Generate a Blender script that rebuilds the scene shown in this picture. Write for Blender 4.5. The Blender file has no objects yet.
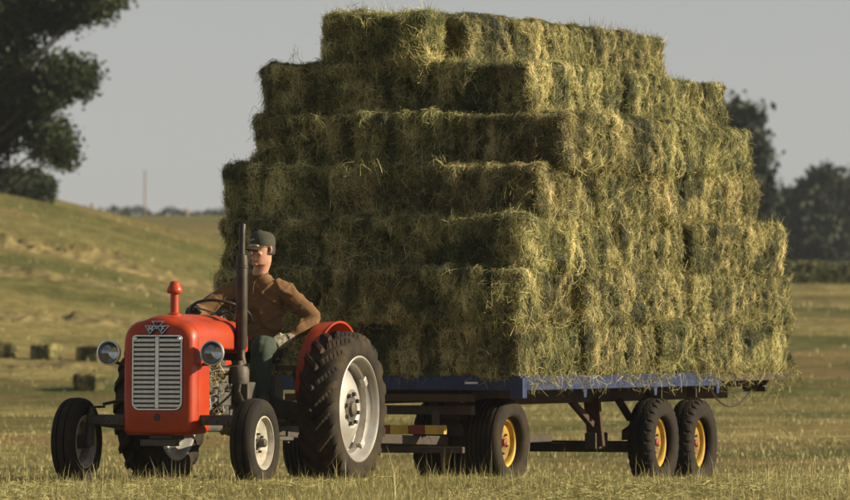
import bpy, bmesh, math, random
import numpy as np
from mathutils import Vector, Matrix, Euler, noise

random.seed(7)
RNG = np.random.default_rng(11)
SC = bpy.context.scene
COL = SC.collection
PI = math.pi
R = math.radians

# ------------------------------------------------------------------ camera, sky, sun, exposure
FPX, CAMZ, HOR = 5900.0, 1.29, 330.0          # focal length in photo pixels, eye height, horizon row
cam = bpy.data.cameras.new('camera')
cam_o = bpy.data.objects.new('camera', cam)
COL.objects.link(cam_o)
cam.sensor_width = 36.0
cam.lens = FPX / 850.0 * 36.0
cam_o.location = (0, 0, CAMZ)
cam_o.rotation_euler = (PI / 2 + math.atan((HOR - 250.0) / FPX), 0, 0)
cam.clip_start, cam.clip_end = 1.0, 9000.0
cam.dof.use_dof = True
cam.dof.focus_distance = 52.0
cam.dof.aperture_fstop = 4.5
SC.camera = cam_o

SUN_EL = R(22)
sun_h = Vector((0.995, -0.10, 0)).normalized()
sun_dir = Vector((sun_h.x * math.cos(SUN_EL), sun_h.y * math.cos(SUN_EL), math.sin(SUN_EL)))
sl = bpy.data.lights.new('sun', 'SUN')
sl.energy = 5.0
sl.angle = R(0.5)
sl.color = (1.0, 0.86, 0.62)
so = bpy.data.objects.new('sun', sl)
COL.objects.link(so)
so.rotation_euler = sun_dir.to_track_quat('Z', 'Y').to_euler()
so.location = (30, -10, 20)

world = bpy.data.worlds.new('World')
SC.world = world
world.use_nodes = True
wn, wl = world.node_tree.nodes, world.node_tree.links
wn.clear()
sky = wn.new('ShaderNodeTexSky')
sky.sky_type = 'NISHITA'
sky.sun_disc = False
sky.sun_elevation = SUN_EL
sky.sun_rotation = math.atan2(sun_h.x, sun_h.y)
sky.air_density = 1.0
sky.dust_density = 0.4
sky.ozone_density = 2.0
hs = wn.new('ShaderNodeHueSaturation')
hs.inputs['Saturation'].default_value = 0.16
bg = wn.new('ShaderNodeBackground')
bg.inputs['Strength'].default_value = 0.05
wo = wn.new('ShaderNodeOutputWorld')
wl.new(sky.outputs[0], hs.inputs['Color'])
wl.new(hs.outputs[0], bg.inputs['Color'])
wl.new(bg.outputs[0], wo.inputs['Surface'])

SC.render.engine = 'CYCLES'
SC.view_settings.view_transform = 'Standard'
SC.view_settings.look = 'None'
SC.view_settings.exposure = 0.82
SC.view_settings.gamma = 1.0
SC.view_settings.use_curve_mapping = False
SC.cycles.use_denoising = True
SC.cycles.max_bounces = 6
SC.cycles.volume_bounces = 0


# ------------------------------------------------------------------ helpers
def px(u, v, Y):
    """photo pixel and distance to a point in the place (used to survey positions)"""
    return Vector(((u - 425.0) / FPX * Y, Y, CAMZ + (HOR - v) / FPX * Y))


def tag(o, label=None, cat=None, group=None, kind=None):
    if label: o['label'] = label
    if cat: o['category'] = cat
    if group: o['group'] = group
    if kind: o['kind'] = kind
    return o


def empty(name, loc=(0, 0, 0), rot=(0, 0, 0), parent=None):
    o = bpy.data.objects.new(name, None)
    o.empty_display_size = 0.2
    COL.objects.link(o)
    o.location = loc
    o.rotation_euler = rot
    o.parent = parent
    return o


def frame_of(d):
    d = Vector(d).normalized()
    up = Vector((0, 0, 1)) if abs(d.z) < 0.95 else Vector((1, 0, 0))
    a = d.cross(up).normalized()
    b = a.cross(d).normalized()
    return d, a, b


class MB:
    def __init__(self):
        self.v, self.f = [], []

    def add(self, vs, fs):
        o = len(self.v)
        self.v += [tuple(p) for p in vs]
        self.f += [tuple(i + o for i in q) for q in fs]
        return self

    def box(self, c, s, rot=None):
        M = Euler(rot).to_matrix() if rot else Matrix.Identity(3)
        c = Vector(c)
        vs = [c + M @ Vector((sx * s[0] / 2, sy * s[1] / 2, sz * s[2] / 2)) for sx in (-1, 1) for sy in (-1, 1) for sz in (-1, 1)]
        return self.add(vs, [(0, 1, 3, 2), (4, 6, 7, 5), (0, 4, 5, 1), (2, 3, 7, 6), (0, 2, 6, 4), (1, 5, 7, 3)])

    def bar(self, p0, p1, w, h):
        p0, p1 = Vector(p0), Vector(p1)
        d, a, b = frame_of(p1 - p0)
        vs = [p + a * sa * w / 2 + b * sb * h / 2 for p in (p0, p1) for sa in (-1, 1) for sb in (-1, 1)]
        return self.add(vs, [(0, 1, 3, 2), (4, 6, 7, 5), (0, 4, 5, 1), (2, 3, 7, 6), (0, 2, 6, 4), (1, 5, 7, 3)])

    def loft(self, rings, cap0=True, cap1=True):
        n = len(rings[0])
        o = len(self.v)
        for r in rings:
            self.v += [tuple(p) for p in r]
        for k in range(len(rings) - 1):
            for i in range(n):
                j = (i + 1) % n
                self.f.append((o + k * n + i, o + k * n + j, o + (k + 1) * n + j, o + (k + 1) * n + i))
        if cap0: self.f.append(tuple(o + i for i in reversed(range(n))))
        if cap1: self.f.append(tuple(o + (len(rings) - 1) * n + i for i in range(n)))
        return self

    def cyl(self, p0, p1, r0, r1=None, n=16):
        r1 = r0 if r1 is None else r1
        return self.tube([p0, p1], [r0, r1], n)

    def tube(self, pts, r, n=8, round_ends=False, squash=None):
        pts = [Vector(p) for p in pts]
        if not hasattr(r, '__len__'): r = [r] * len(pts)
        if round_ends:
            d0 = (pts[0] - pts[1]).normalized(); d1 = (pts[-1] - pts[-2]).normalized()
            pts = [pts[0] + d0 * r[0] * .9, pts[0] + d0 * r[0] * .6] + pts + [pts[-1] + d1 * r[-1] * .6, pts[-1] + d1 * r[-1] * .9]
            r = [r[0] * .35, r[0] * .8] + list(r) + [r[-1] * .8, r[-1] * .35]
        rings = []
        d, a, b = frame_of(pts[1] - pts[0])
        for k, p in enumerate(pts):
            q = (pts[min(k + 1, len(pts) - 1)] - pts[max(k - 1, 0)])
            q = q.normalized() if q.length > 1e-9 else d
            a = (a - q * a.dot(q)).normalized()
            b = q.cross(a)
            rings.append([p + (a * math.cos(t) + b * math.sin(t)) * r[k] for t in [2 * PI * i / n for i in range(n)]])
        return self.loft(rings)

    def lathe(self, prof, o=(0, 0, 0), ax=(0, 1, 0), n=40, closed=False):
        """prof: (radius, position along the axis)"""
        o = Vector(o)
        d, a, b = frame_of(ax)
        base = len(self.v)
        m = len(prof)
        for i in range(n):
            t = 2 * PI * i / n
            e = a * math.cos(t) + b * math.sin(t)
            for (r, y) in prof:
                self.v.append(tuple(o + d * y + e * r))
        for i in range(n):
            j = (i + 1) % n
            for k in range(m if closed else m - 1):
                l = (k + 1) % m
                self.f.append((base + i * m + k, base + j * m + k, base + j * m + l, base + i * m + l))
        return self

    def prism(self, poly, o, a, b, depth):
        """poly in the a,b plane, pushed along a x b"""
        o, a, b = Vector(o), Vector(a).normalized(), Vector(b).normalized()
        c = a.cross(b) * depth
        A = [o + a * p[0] + b * p[1] for p in poly]
        return self.loft([A, [p + c for p in A]])

    def build(self, name, m, parent=None, smooth=35, bevel=0, loc=None, rot=None, seg=2):
        me = bpy.data.meshes.new(name)
        me.from_pydata(self.v, [], self.f)
        me.update()
        bm = bmesh.new(); bm.from_mesh(me)
        bmesh.ops.remove_doubles(bm, verts=bm.verts, dist=1e-6)
        bmesh.ops.recalc_face_normals(bm, faces=bm.faces)
        bm.to_mesh(me); bm.free()
        if smooth:
            me.shade_smooth()
            me.set_sharp_from_angle(angle=R(smooth))
        me.materials.append(m)
        o = bpy.data.objects.new(name, me)
        COL.objects.link(o)
        o.parent = parent
        if loc is not None: o.location = loc
        if rot is not None: o.rotation_euler = rot
        if bevel:
            bv = o.modifiers.new('bevel', 'BEVEL')
            bv.width = bevel; bv.segments = seg; bv.limit_method = 'ANGLE'; bv.angle_limit = R(40)
        return o


def fastmesh(name, V, F, m, tint=None, parent=None, smooth=False):
    """V (n,3) F (m,k) numpy arrays -> object"""
    me = bpy.data.meshes.new(name)
    V = np.ascontiguousarray(V, dtype=np.float32); F = np.ascontiguousarray(F, dtype=np.int32)
    me.vertices.add(len(V)); me.vertices.foreach_set('co', V.ravel())
    k = F.shape[1]
    me.loops.add(F.size); me.loops.foreach_set('vertex_index', F.ravel())
    me.polygons.add(len(F)); me.polygons.foreach_set('loop_start', np.arange(0, F.size, k, dtype=np.int32))
    me.update(calc_edges=True)
    if tint is not None:
        at = me.attributes.new('tint', 'FLOAT', 'POINT')
        at.data.foreach_set('value', np.ascontiguousarray(tint, dtype=np.float32))
    if smooth: me.shade_smooth()
    me.materials.append(m)
    o = bpy.data.objects.new(name, me)
    COL.objects.link(o)
    o.parent = parent
    return o


def copy_tree(o, parent=None):
    c = o.copy(); COL.objects.link(c); c.parent = parent
    for ch in o.children: copy_tree(ch, c)
    return c


def remeshed(mb, name, m, voxel=0.009, smooth=5, parent=None, wrinkle=None):
    """closed overlapping lofts fused into one continuous surface"""
    o = mb.build(name, m, parent, smooth=0)
    rm = o.modifiers.new('r', 'REMESH'); rm.mode = 'VOXEL'; rm.voxel_size = voxel
    sm = o.modifiers.new('s', 'SMOOTH'); sm.factor = 0.5; sm.iterations = smooth
    dg = bpy.context.evaluated_depsgraph_get()
    me = bpy.data.meshes.new_from_object(o.evaluated_get(dg))
    o.modifiers.clear()
    o.data = me
    if wrinkle:
        ns = [v.normal.copy() for v in me.vertices]
        for v, nn in zip(me.vertices, ns):
            v.co += nn * wrinkle(v.co)
    me.shade_smooth()
    if not me.materials: me.materials.append(m)
    return o


# ------------------------------------------------------------------ materials
def nmat(name):
    m = bpy.data.materials.new(name)
    m.use_nodes = True
    nt = m.node_tree
    return m, nt.nodes, nt.links, nt.nodes['Principled BSDF']


def ramp(ns, stops):
    r = ns.new('ShaderNodeValToRGB')
    e = r.color_ramp.elements
    while len(e) < len(stops): e.new(0.5)
    for k, (p, c) in enumerate(stops):
        e[k].position = p; e[k].color = (*c, 1)
    return r


def pmat(name, c1, c2=None, scale=8.0, rough=0.6, metal=0.0, bump=0.0, bscale=60.0, dust=None, dust_amt=0.5, coat=0.0, detail=6, spec=0.5):
    """noise between two paint colours, optional dust/rust patches in a third, fine relief"""
    m, ns, ls, b = nmat(name)
    c2 = c2 or tuple(x * 0.75 for x in c1)
    tc = ns.new('ShaderNodeTexCoord')
    nz = ns.new('ShaderNodeTexNoise'); nz.inputs['Scale'].default_value = scale; nz.inputs['Detail'].default_value = detail
    ls.new(tc.outputs['Object'], nz.inputs['Vector'])
    r = ramp(ns, [(0.35, c1), (0.68, c2)])
    ls.new(nz.outputs['Fac'], r.inputs['Fac'])
    colout = r.outputs['Color']
    rv = ns.new('ShaderNodeMapRange')
    rv.inputs['To Min'].default_value = max(0.04, rough - 0.12); rv.inputs['To Max'].default_value = min(1, rough + 0.12)
    ls.new(nz.outputs['Fac'], rv.inputs['Value'])
    rout = rv.outputs['Result']
    if dust:
        n2 = ns.new('ShaderNodeTexNoise'); n2.inputs['Scale'].default_value = scale * 0.6; n2.inputs['Detail'].default_value = 9; n2.inputs['Roughness'].default_value = 0.7
        mp = ns.new('ShaderNodeMapping'); mp.inputs['Location'].default_value = (3.1, 7.7, 1.3)
        ls.new(tc.outputs['Object'], mp.inputs['Vector']); ls.new(mp.outputs[0], n2.inputs['Vector'])
        r2 = ramp(ns, [(0.42, (0, 0, 0)), (0.68, (dust_amt,) * 3)])
        ls.new(n2.outputs['Fac'], r2.inputs['Fac'])
        mx = ns.new('ShaderNodeMix'); mx.data_type = 'RGBA'
        ls.new(r2.outputs['Color'], mx.inputs['Factor'])
        ls.new(colout, mx.inputs[6]); mx.inputs[7].default_value = (*dust, 1)
        colout = mx.outputs[2]
        ad = ns.new('ShaderNodeMath'); ad.operation = 'ADD'; ad.use_clamp = True
        sc_ = ns.new('ShaderNodeMath'); sc_.operation = 'MULTIPLY'; sc_.inputs[1].default_value = 0.4
        ls.new(r2.outputs['Color'], sc_.inputs[0]); ls.new(rout, ad.inputs[0]); ls.new(sc_.outputs[0], ad.inputs[1])
        rout = ad.outputs[0]
    ls.new(colout, b.inputs['Base Color'])
    ls.new(rout, b.inputs['Roughness'])
    b.inputs['Metallic'].default_value = metal
    b.inputs['Specular IOR Level'].default_value = spec
    b.inputs['Coat Weight'].default_value = coat
    b.inputs['Coat Roughness'].default_value = 0.15
    if bump:
        n3 = ns.new('ShaderNodeTexNoise'); n3.inputs['Scale'].default_value = bscale; n3.inputs['Detail'].default_value = 5
        ls.new(tc.outputs['Object'], n3.inputs['Vector'])
        bp = ns.new('ShaderNodeBump'); bp.inputs['Strength'].default_value = bump; bp.inputs['Distance'].default_value = 0.01
        ls.new(n3.outputs['Fac'], bp.inputs['Height']); ls.new(bp.outputs[0], b.inputs['Normal'])
    return m


def tint_mat(name, stops, rough=0.75, transl=0.0, rnd=0.0, spec=0.25):
    """colour of each stem/leaf/blade from its own 'tint' value"""
    m, ns, ls, b = nmat(name)
    at = ns.new('ShaderNodeAttribute'); at.attribute_name = 'tint'
    r = ramp(ns, stops)
    ls.new(at.outputs['Fac'], r.inputs['Fac'])
    cout = r.outputs['Color']
    if rnd:
        oi = ns.new('ShaderNodeObjectInfo')
        mr = ns.new('ShaderNodeMapRange'); mr.inputs['To Min'].default_value = 1 - rnd; mr.inputs['To Max'].default_value = 1 + rnd * .6
        ls.new(oi.outputs['Random'], mr.inputs['Value'])
        hv = ns.new('ShaderNodeHueSaturation')
        ls.new(mr.outputs['Result'], hv.inputs['Value']); ls.new(cout, hv.inputs['Color'])
        h2 = ns.new('ShaderNodeMapRange'); h2.inputs['To Min'].default_value = 0.488; h2.inputs['To Max'].default_value = 0.512
        mm = ns.new('ShaderNodeMath'); mm.operation = 'FRACT'; m7 = ns.new('ShaderNodeMath'); m7.operation = 'MULTIPLY'; m7.inputs[1].default_value = 7.31
        ls.new(oi.outputs['Random'], m7.inputs[0]); ls.new(m7.outputs[0], mm.inputs[0]); ls.new(mm.outputs[0], h2.inputs['Value'])
        ls.new(h2.outputs['Result'], hv.inputs['Hue'])
        cout = hv.outputs['Color']
    ls.new(cout, b.inputs['Base Color'])
    b.inputs['Roughness'].default_value = rough
    b.inputs['Specular IOR Level'].default_value = spec
    if transl:
        out = ns['Material Output']
        tr = ns.new('ShaderNodeBsdfTranslucent'); ls.new(cout, tr.inputs['Color'])
        mx = ns.new('ShaderNodeMixShader'); mx.inputs[0].default_value = transl
        ls.new(b.outputs[0], mx.inputs[1]); ls.new(tr.outputs[0], mx.inputs[2]); ls.new(mx.outputs[0], out.inputs['Surface'])
    return m


M = {}
M['red'] = pmat('red_paint', (0.39, 0.036, 0.004), (0.30, 0.026, 0.004), 5, 0.38, bump=0.06, bscale=18, dust=(0.26, 0.10, 0.045), dust_amt=0.24, coat=0.05, spec=0.35)
M['chrome'] = pmat('dull_chrome', (0.74, 0.73, 0.71), (0.60, 0.59, 0.57), 20, 0.36, 0.85)
M['slat'] = pmat('silver_slat_paint', (0.80, 0.79, 0.77), (0.68, 0.67, 0.65), 20, 0.4, 0.3)
M['alloy'] = pmat('silver_wheel_paint', (0.42, 0.41, 0.39), (0.31, 0.30, 0.28), 7, 0.45, 0.5, dust=(0.20, 0.15, 0.09), dust_amt=0.55, bump=0.05)
M['cream'] = pmat('cream_wheel_paint', (0.44, 0.42, 0.36), (0.31, 0.29, 0.24), 9, 0.5, 0.1, dust=(0.17, 0.12, 0.07), dust_amt=0.7)
M['rubber'] = pmat('tyre_rubber', (0.014, 0.013, 0.012), (0.022, 0.019, 0.016), 14, 0.85, dust=(0.055, 0.040, 0.024), dust_amt=0.5, bump=0.25, bscale=40, spec=0.15)
M['rubber_dusty'] = pmat('dusty_tyre_rubber', (0.016, 0.014, 0.012), (0.030, 0.025, 0.019), 6, 0.85, dust=(0.075, 0.055, 0.032), dust_amt=0.5, bump=0.25, bscale=40, spec=0.15)
M['rubber_rear'] = pmat('tractor_tyre_rubber', (0.017, 0.015, 0.013), (0.030, 0.025, 0.019), 6, 0.85, dust=(0.085, 0.062, 0.036), dust_amt=0.6, bump=0.25, bscale=40, spec=0.15)
M['yellow_shaded_dirty'] = pmat('shaded_dirty_yellow_paint', (0.40, 0.24, 0.02), (0.25, 0.145, 0.016), 9, 0.6, dust=(0.05, 0.035, 0.02), dust_amt=0.85)  # wheel disc: yellow darkened to paint in shade of the recess, plus dirt
M['iron'] = pmat('greasy_iron', (0.035, 0.034, 0.033), (0.075, 0.068, 0.06), 12, 0.55, 0.35, dust=(0.16, 0.125, 0.08), dust_amt=0.5, bump=0.2, bscale=35)
M['engine'] = pmat('dirty_engine_grey', (0.035, 0.035, 0.034), (0.07, 0.065, 0.055), 14, 0.6, 0.2, dust=(0.17, 0.135, 0.08), dust_amt=0.5, bump=0.4, bscale=30)
M['black'] = pmat('black_paint', (0.012, 0.012, 0.012), (0.022, 0.021, 0.02), 10, 0.45, 0.0, dust=(0.10, 0.08, 0.05), dust_amt=0.3)
M['exhaust'] = pmat('sooty_steel', (0.022, 0.019, 0.016), (0.065, 0.045, 0.03), 9, 0.55, 0.4, bump=0.15, bscale=50)
M['blue'] = pmat('blue_wagon_paint', (0.004, 0.017, 0.085), (0.004, 0.015, 0.060), 6, 0.45, 0.0, dust=(0.07, 0.075, 0.09), dust_amt=0.3, bump=0.08, bscale=20)
M['rust'] = pmat('rusty_chassis', (0.028, 0.018, 0.012), (0.052, 0.028, 0.015), 9, 0.8, 0.1, dust=(0.15, 0.065, 0.024), dust_amt=0.45, bump=0.3, bscale=40)
M['darkframe'] = pmat('dark_chassis', (0.022, 0.020, 0.018), (0.045, 0.034, 0.026), 9, 0.7, 0.1, dust=(0.12, 0.075, 0.04), dust_amt=0.5, bump=0.2)
M['yellow'] = pmat('yellow_wheel_paint', (0.58, 0.37, 0.030), (0.46, 0.28, 0.022), 9, 0.45, dust=(0.22, 0.15, 0.07), dust_amt=0.55)
M['darkred'] = pmat('dark_red_paint', (0.22, 0.024, 0.012), (0.14, 0.02, 0.012), 12, 0.6)
M['wood'] = pmat('weathered_planks', (0.10, 0.075, 0.05), (0.06, 0.046, 0.032), 6, 0.85, bump=0.3, bscale=25)
M['skin'] = pmat('skin', (0.50, 0.27, 0.175), (0.43, 0.21, 0.13), 20, 0.5, bump=0.08, bscale=90)
M['skin'].node_tree.nodes['Principled BSDF'].inputs['Subsurface Weight'].default_value = 0.08
M['shirt'] = pmat('brown_cotton', (0.155, 0.078, 0.026), (0.120, 0.058, 0.019), 11, 0.9, bump=0.35, bscale=30)
M['trousers'] = pmat('green_work_cloth', (0.030, 0.048, 0.034), (0.022, 0.036, 0.026), 12, 0.85, bump=0.35, bscale=28, dust=(0.085, 0.085, 0.055), dust_amt=0.3)
M['cap'] = pmat('olive_cap_cloth', (0.042, 0.042, 0.024), (0.032, 0.032, 0.018), 25, 0.9, bump=0.25, bscale=120)
M['cap_patch'] = pmat('dark_green_patch', (0.008, 0.045, 0.038), (0.006, 0.035, 0.03), 25, 0.7)
M['hair'] = pmat('dark_brown_hair', (0.035, 0.02, 0.012), (0.02, 0.012, 0.008), 40, 0.6, bump=0.4, bscale=150)
M['lens_dark'] = pmat('dark_spectacle_lens', (0.012, 0.010, 0.010), (0.02, 0.017, 0.015), 5, 0.12)
M['glove_dark'] = pmat('dark_glove_palm', (0.022, 0.021, 0.019), (0.036, 0.033, 0.028), 30, 0.8, bump=0.3)
M['glove_pale'] = pmat('pale_knit_glove', (0.36, 0.32, 0.22), (0.10, 0.085, 0.06), 34, 0.9, bump=0.4, bscale=90)
M['leather'] = pmat('boot_leather', (0.03, 0.02, 0.014), (0.05, 0.035, 0.022), 15, 0.65, bump=0.2)
M['white'] = pmat('white_mark', (0.65, 0.65, 0.62), (0.5, 0.5, 0.48), 20, 0.6)
M['navy'] = pmat('navy_enamel', (0.010, 0.018, 0.055), (0.008, 0.014, 0.04), 20, 0.25)
M['post'] = pmat('weathered_post', (0.26, 0.20, 0.15), (0.18, 0.14, 0.10), 8, 0.85)
M['bark'] = pmat('tree_bark', (0.075, 0.058, 0.042), (0.045, 0.035, 0.025), 6, 0.9, bump=0.4, bscale=12)

m, ns, ls, b = nmat('headlight_glass')
b.inputs['Base Color'].default_value = (0.9, 0.92, 0.95, 1); b.inputs['Roughness'].default_value = 0.06
b.inputs['Transmission Weight'].default_value = 1.0; b.inputs['IOR'].default_value = 1.45
tcn = ns.new('ShaderNodeTexCoord'); wv = ns.new('ShaderNodeTexWave'); wv.inputs['Scale'].default_value = 18
ls.new(tcn.outputs['Object'], wv.inputs['Vector'])
bp = ns.new('ShaderNodeBump'); bp.inputs['Strength'].default_value = 0.25; bp.inputs['Distance'].default_value = 0.01
ls.new(wv.outputs['Fac'], bp.inputs['Height']); ls.new(bp.outputs[0], b.inputs['Normal'])
M['glass'] = m
M['reflector'] = pmat('headlight_reflector', (0.55, 0.55, 0.56), (0.38, 0.38, 0.40), 9, 0.12, 1.0)

HAYR = [(0.0, (0.022, 0.030, 0.016)), (0.35, (0.138, 0.136, 0.052)), (0.7, (0.390, 0.345, 0.125)), (1.0, (0.76, 0.65, 0.32))]
M['hay'] = tint_mat('hay_stems', HAYR, 0.7, transl=0.08, rnd=0.18, spec=0.3)
M['hay_field'] = tint_mat('old_hay', HAYR, 0.8, transl=0.1, rnd=0.1)
M['grass'] = tint_mat('dry_grass_blades', [(0, (0.066, 0.082, 0.024)), (0.4, (0.168, 0.162, 0.054)), (0.75, (0.33, 0.285, 0.115)), (1, (0.58, 0.50, 0.25))], 0.7, transl=0.3)
M['windrow'] = tint_mat('raked_hay', [(0, (0.055, 0.046, 0.018)), (0.5, (0.165, 0.132, 0.052)), (1, (0.33, 0.26, 0.11))], 0.9)
M['leaf'] = tint_mat('broad_leaves', [(0, (0.014, 0.022, 0.008)), (0.5, (0.032, 0.046, 0.016)), (1, (0.070, 0.085, 0.030))], 0.6, transl=0.25)
M['leaf_far'] = tint_mat('far_leaves', [(0, (0.012, 0.020, 0.012)), (0.5, (0.024, 0.035, 0.019)), (1, (0.050, 0.062, 0.030))], 0.7, transl=0.2)
M['leaf_hedge'] = tint_mat('hedge_leaves', [(0, (0.035, 0.045, 0.015)), (0.5, (0.090, 0.095, 0.030)), (1, (0.20, 0.19, 0.07))], 0.7, transl=0.25)


def ground_material():
    m, ns, ls, b = nmat('mown_field')
    tc = ns.new('ShaderNodeTexCoord')

    def nz(scale, sx=1, sy=1, detail=6, rot=0, rough=0.6):
        mp = ns.new('ShaderNodeMapping')
        mp.inputs['Scale'].default_value = (sx, sy, 1)
        mp.inputs['Rotation'].default_value = (0, 0, rot)
        ls.new(tc.outputs['Object'], mp.inputs['Vector'])
        n = ns.new('ShaderNodeTexNoise'); n.inputs['Scale'].default_value = scale; n.inputs['Detail'].default_value = detail; n.inputs['Roughness'].default_value = rough
        ls.new(mp.outputs[0], n.inputs['Vector'])
        return n.outputs['Fac']
    fine = nz(1.6, detail=12, rough=0.85)
    rF = ramp(ns, [(0.36, (0.095, 0.085, 0.028)), (0.5, (0.240, 0.200, 0.072)), (0.66, (0.50, 0.41, 0.19))])
    ls.new(fine, rF.inputs['Fac'])
    # large soft patches: greener and strawier, drawn out along the mowing direction
    big = nz(0.10, 0.45, 0.9, 7, R(8), .65)
    rB = ramp(ns, [(0.42, (0, 0, 0)), (0.56, (1, 1, 1))])
    ls.new(big, rB.inputs['Fac'])
    mx = ns.new('ShaderNodeMix'); mx.data_type = 'RGBA'; mx.blend_type = 'MIX'
    rG = ramp(ns, [(0.36, (0.040, 0.050, 0.015)), (0.64, (0.150, 0.150, 0.050))])
    ls.new(fine, rG.inputs['Fac'])
    ls.new(rB.outputs['Color'], mx.inputs['Factor'])
    ls.new(rF.outputs['Color'], mx.inputs[6]); ls.new(rG.outputs['Color'], mx.inputs[7])
    # raked rows of brown hay
    row = nz(0.16, 0.35, 0.9, 8, R(-6), .7)
    rR = ramp(ns, [(0.50, (0, 0, 0)), (0.60, (0.85, 0.85, 0.85))])
    ls.new(row, rR.inputs['Fac'])
    m2 = ns.new('ShaderNodeMix'); m2.data_type = 'RGBA'
    ls.new(rR.outputs['Color'], m2.inputs['Factor'])
    m2.inputs[7].default_value = (0.21, 0.140, 0.062, 1)
    ga = ns.new('ShaderNodeAttribute'); ga.attribute_name = 'tint'
    gk = ns.new('ShaderNodeMath'); gk.operation = 'MULTIPLY'; gk.inputs[1].default_value = .8
    ls.new(ga.outputs['Fac'], gk.inputs[0])
    m3 = ns.new('ShaderNodeMix'); m3.data_type = 'RGBA'
    ls.new(gk.outputs[0], m3.inputs['Factor'])
    rK = ramp(ns, [(0.40, (0.045, 0.054, 0.014)), (0.5, (0.110, 0.110, 0.030)), (0.62, (0.22, 0.190, 0.062))])
    ls.new(fine, rK.inputs['Fac'])
    ls.new(mx.outputs[2], m3.inputs[6]); ls.new(rK.outputs['Color'], m3.inputs[7])
    ls.new(m3.outputs[2], m2.inputs[6])
    ls.new(m2.outputs[2], b.inputs['Base Color'])
    b.inputs['Roughness'].default_value = 0.95
    b.inputs['Specular IOR Level'].default_value = 0.1
    bp = ns.new('ShaderNodeBump'); bp.inputs['Strength'].default_value = 0.7; bp.inputs['Distance'].default_value = 0.4
    mid = nz(0.9, detail=10, rough=0.8)
    ls.new(mid, bp.inputs['Height']); ls.new(bp.outputs[0], b.inputs['Normal'])
    return m


M['ground'] = ground_material()

# ------------------------------------------------------------------ the field
YT = np.array([-200, 0, 48, 51.7, 54.5, 57, 60, 66, 90, 120, 160, 200, 260, 300, 350, 450, 520, 700, 1000, 4000], float)
ZL = np.array([0, 0, 0, -.045, -.135, -.22, -.30, -.35, -.17, .06, .5, 1.6, 3.7, 5.3, 7.1, 10.0, 11.0, 12.5, 14, 20])
ZRt = np.array([0, 0, 0, -.045, -.135, -.22, -.30, -.35, -.14, .22, 1.0, 2.0, 3.45, 4.0, 4.6, 6.0, 7.0, 9.0, 12, 20])


def sstep(a, b_, x):
    t = np.clip((x - a) / (b_ - a), 0, 1)
    return t * t * (3 - 2 * t)


def vnoise(X, Y, s, seed=0):
    """cheap smooth noise from summed sines"""
    r = np.random.default_rng(seed)
    out = 0
    for _ in range(7):
        a = r.uniform(0, 2 * PI); f = s * r.uniform(.5, 1.6); p = r.uniform(0, 6.28)
        out = out + np.sin((X * math.cos(a) + Y * math.sin(a)) * f + p)
    return out / 7.0


def zt(X, Y):
    X = np.asarray(X, float); Y = np.asarray(Y, float)
    def sm(T):
        w = np.clip((np.abs(Y) - 40) / 40, 0.05, 1) * 6
        return sum(np.interp(Y + d * w, YT, T) for d in (-1, -.5, 0, .5, 1)) / 5
    k = sstep(-0.02, 0.035, X / np.maximum(np.abs(Y), 30))
    z = sm(ZL) * (1 - k) + sm(ZRt) * k
    bank = 4.4 * sstep(2, -22, X * 235 / np.maximum(Y, 120)) * sstep(130, 222, Y) * (1 - sstep(232, 310, Y))
    z = z + bank
    far = sstep(66, 110, Y)
    z = z + far * (0.10 * vnoise(X, Y, 0.35, 3) + 0.14 * vnoise(X * .5, Y * 1.4, 0.22, 4))
    # raked rows
    z = z + far * 0.26 * np.maximum(0, np.sin((Y + X * .15 + 2 * vnoise(X, Y, .05, 8)) * 0.30)) ** 4 * (Y < 330)
    z = z + (1 - far) * 0.012 * vnoise(X, Y, 2.2, 5)
    return z


def gz(x, y): return float(zt(np.array([x]), np.array([y]))[0])


ys = np.concatenate([np.linspace(-150, 30, 14), np.linspace(34, 72, 90), np.linspace(73, 330, 260), np.geomspace(332, 5000, 60)])
cs = np.linspace(-1, 1, 181)
cs = np.sign(cs) * np.abs(cs) ** 1.9
GX = np.array([[c * (90 + 0.9 * abs(y)) for c in cs] for y in ys])
GY = np.repeat(ys[:, None], len(cs), 1)
GZ = zt(GX, GY)
nr, nc = GX.shape
idx = np.arange(nr * nc).reshape(nr, nc)
Fq = np.stack([idx[:-1, :-1], idx[:-1, 1:], idx[1:, 1:], idx[1:, :-1]], -1).reshape(-1, 4)
gm = sstep(150, 215, GY) * sstep(4, -14, GX * 235 / np.maximum(GY, 120)) * np.clip(.85 + .5 * vnoise(GX, GY, .25, 91), 0, 1)
ground = fastmesh('ground', np.stack([GX, GY, GZ], -1).reshape(-1, 3), Fq, M['ground'], gm.ravel(), smooth=True)
tag(ground, 'mown hay field with yellow green stubble', 'field', kind='structure')


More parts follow.
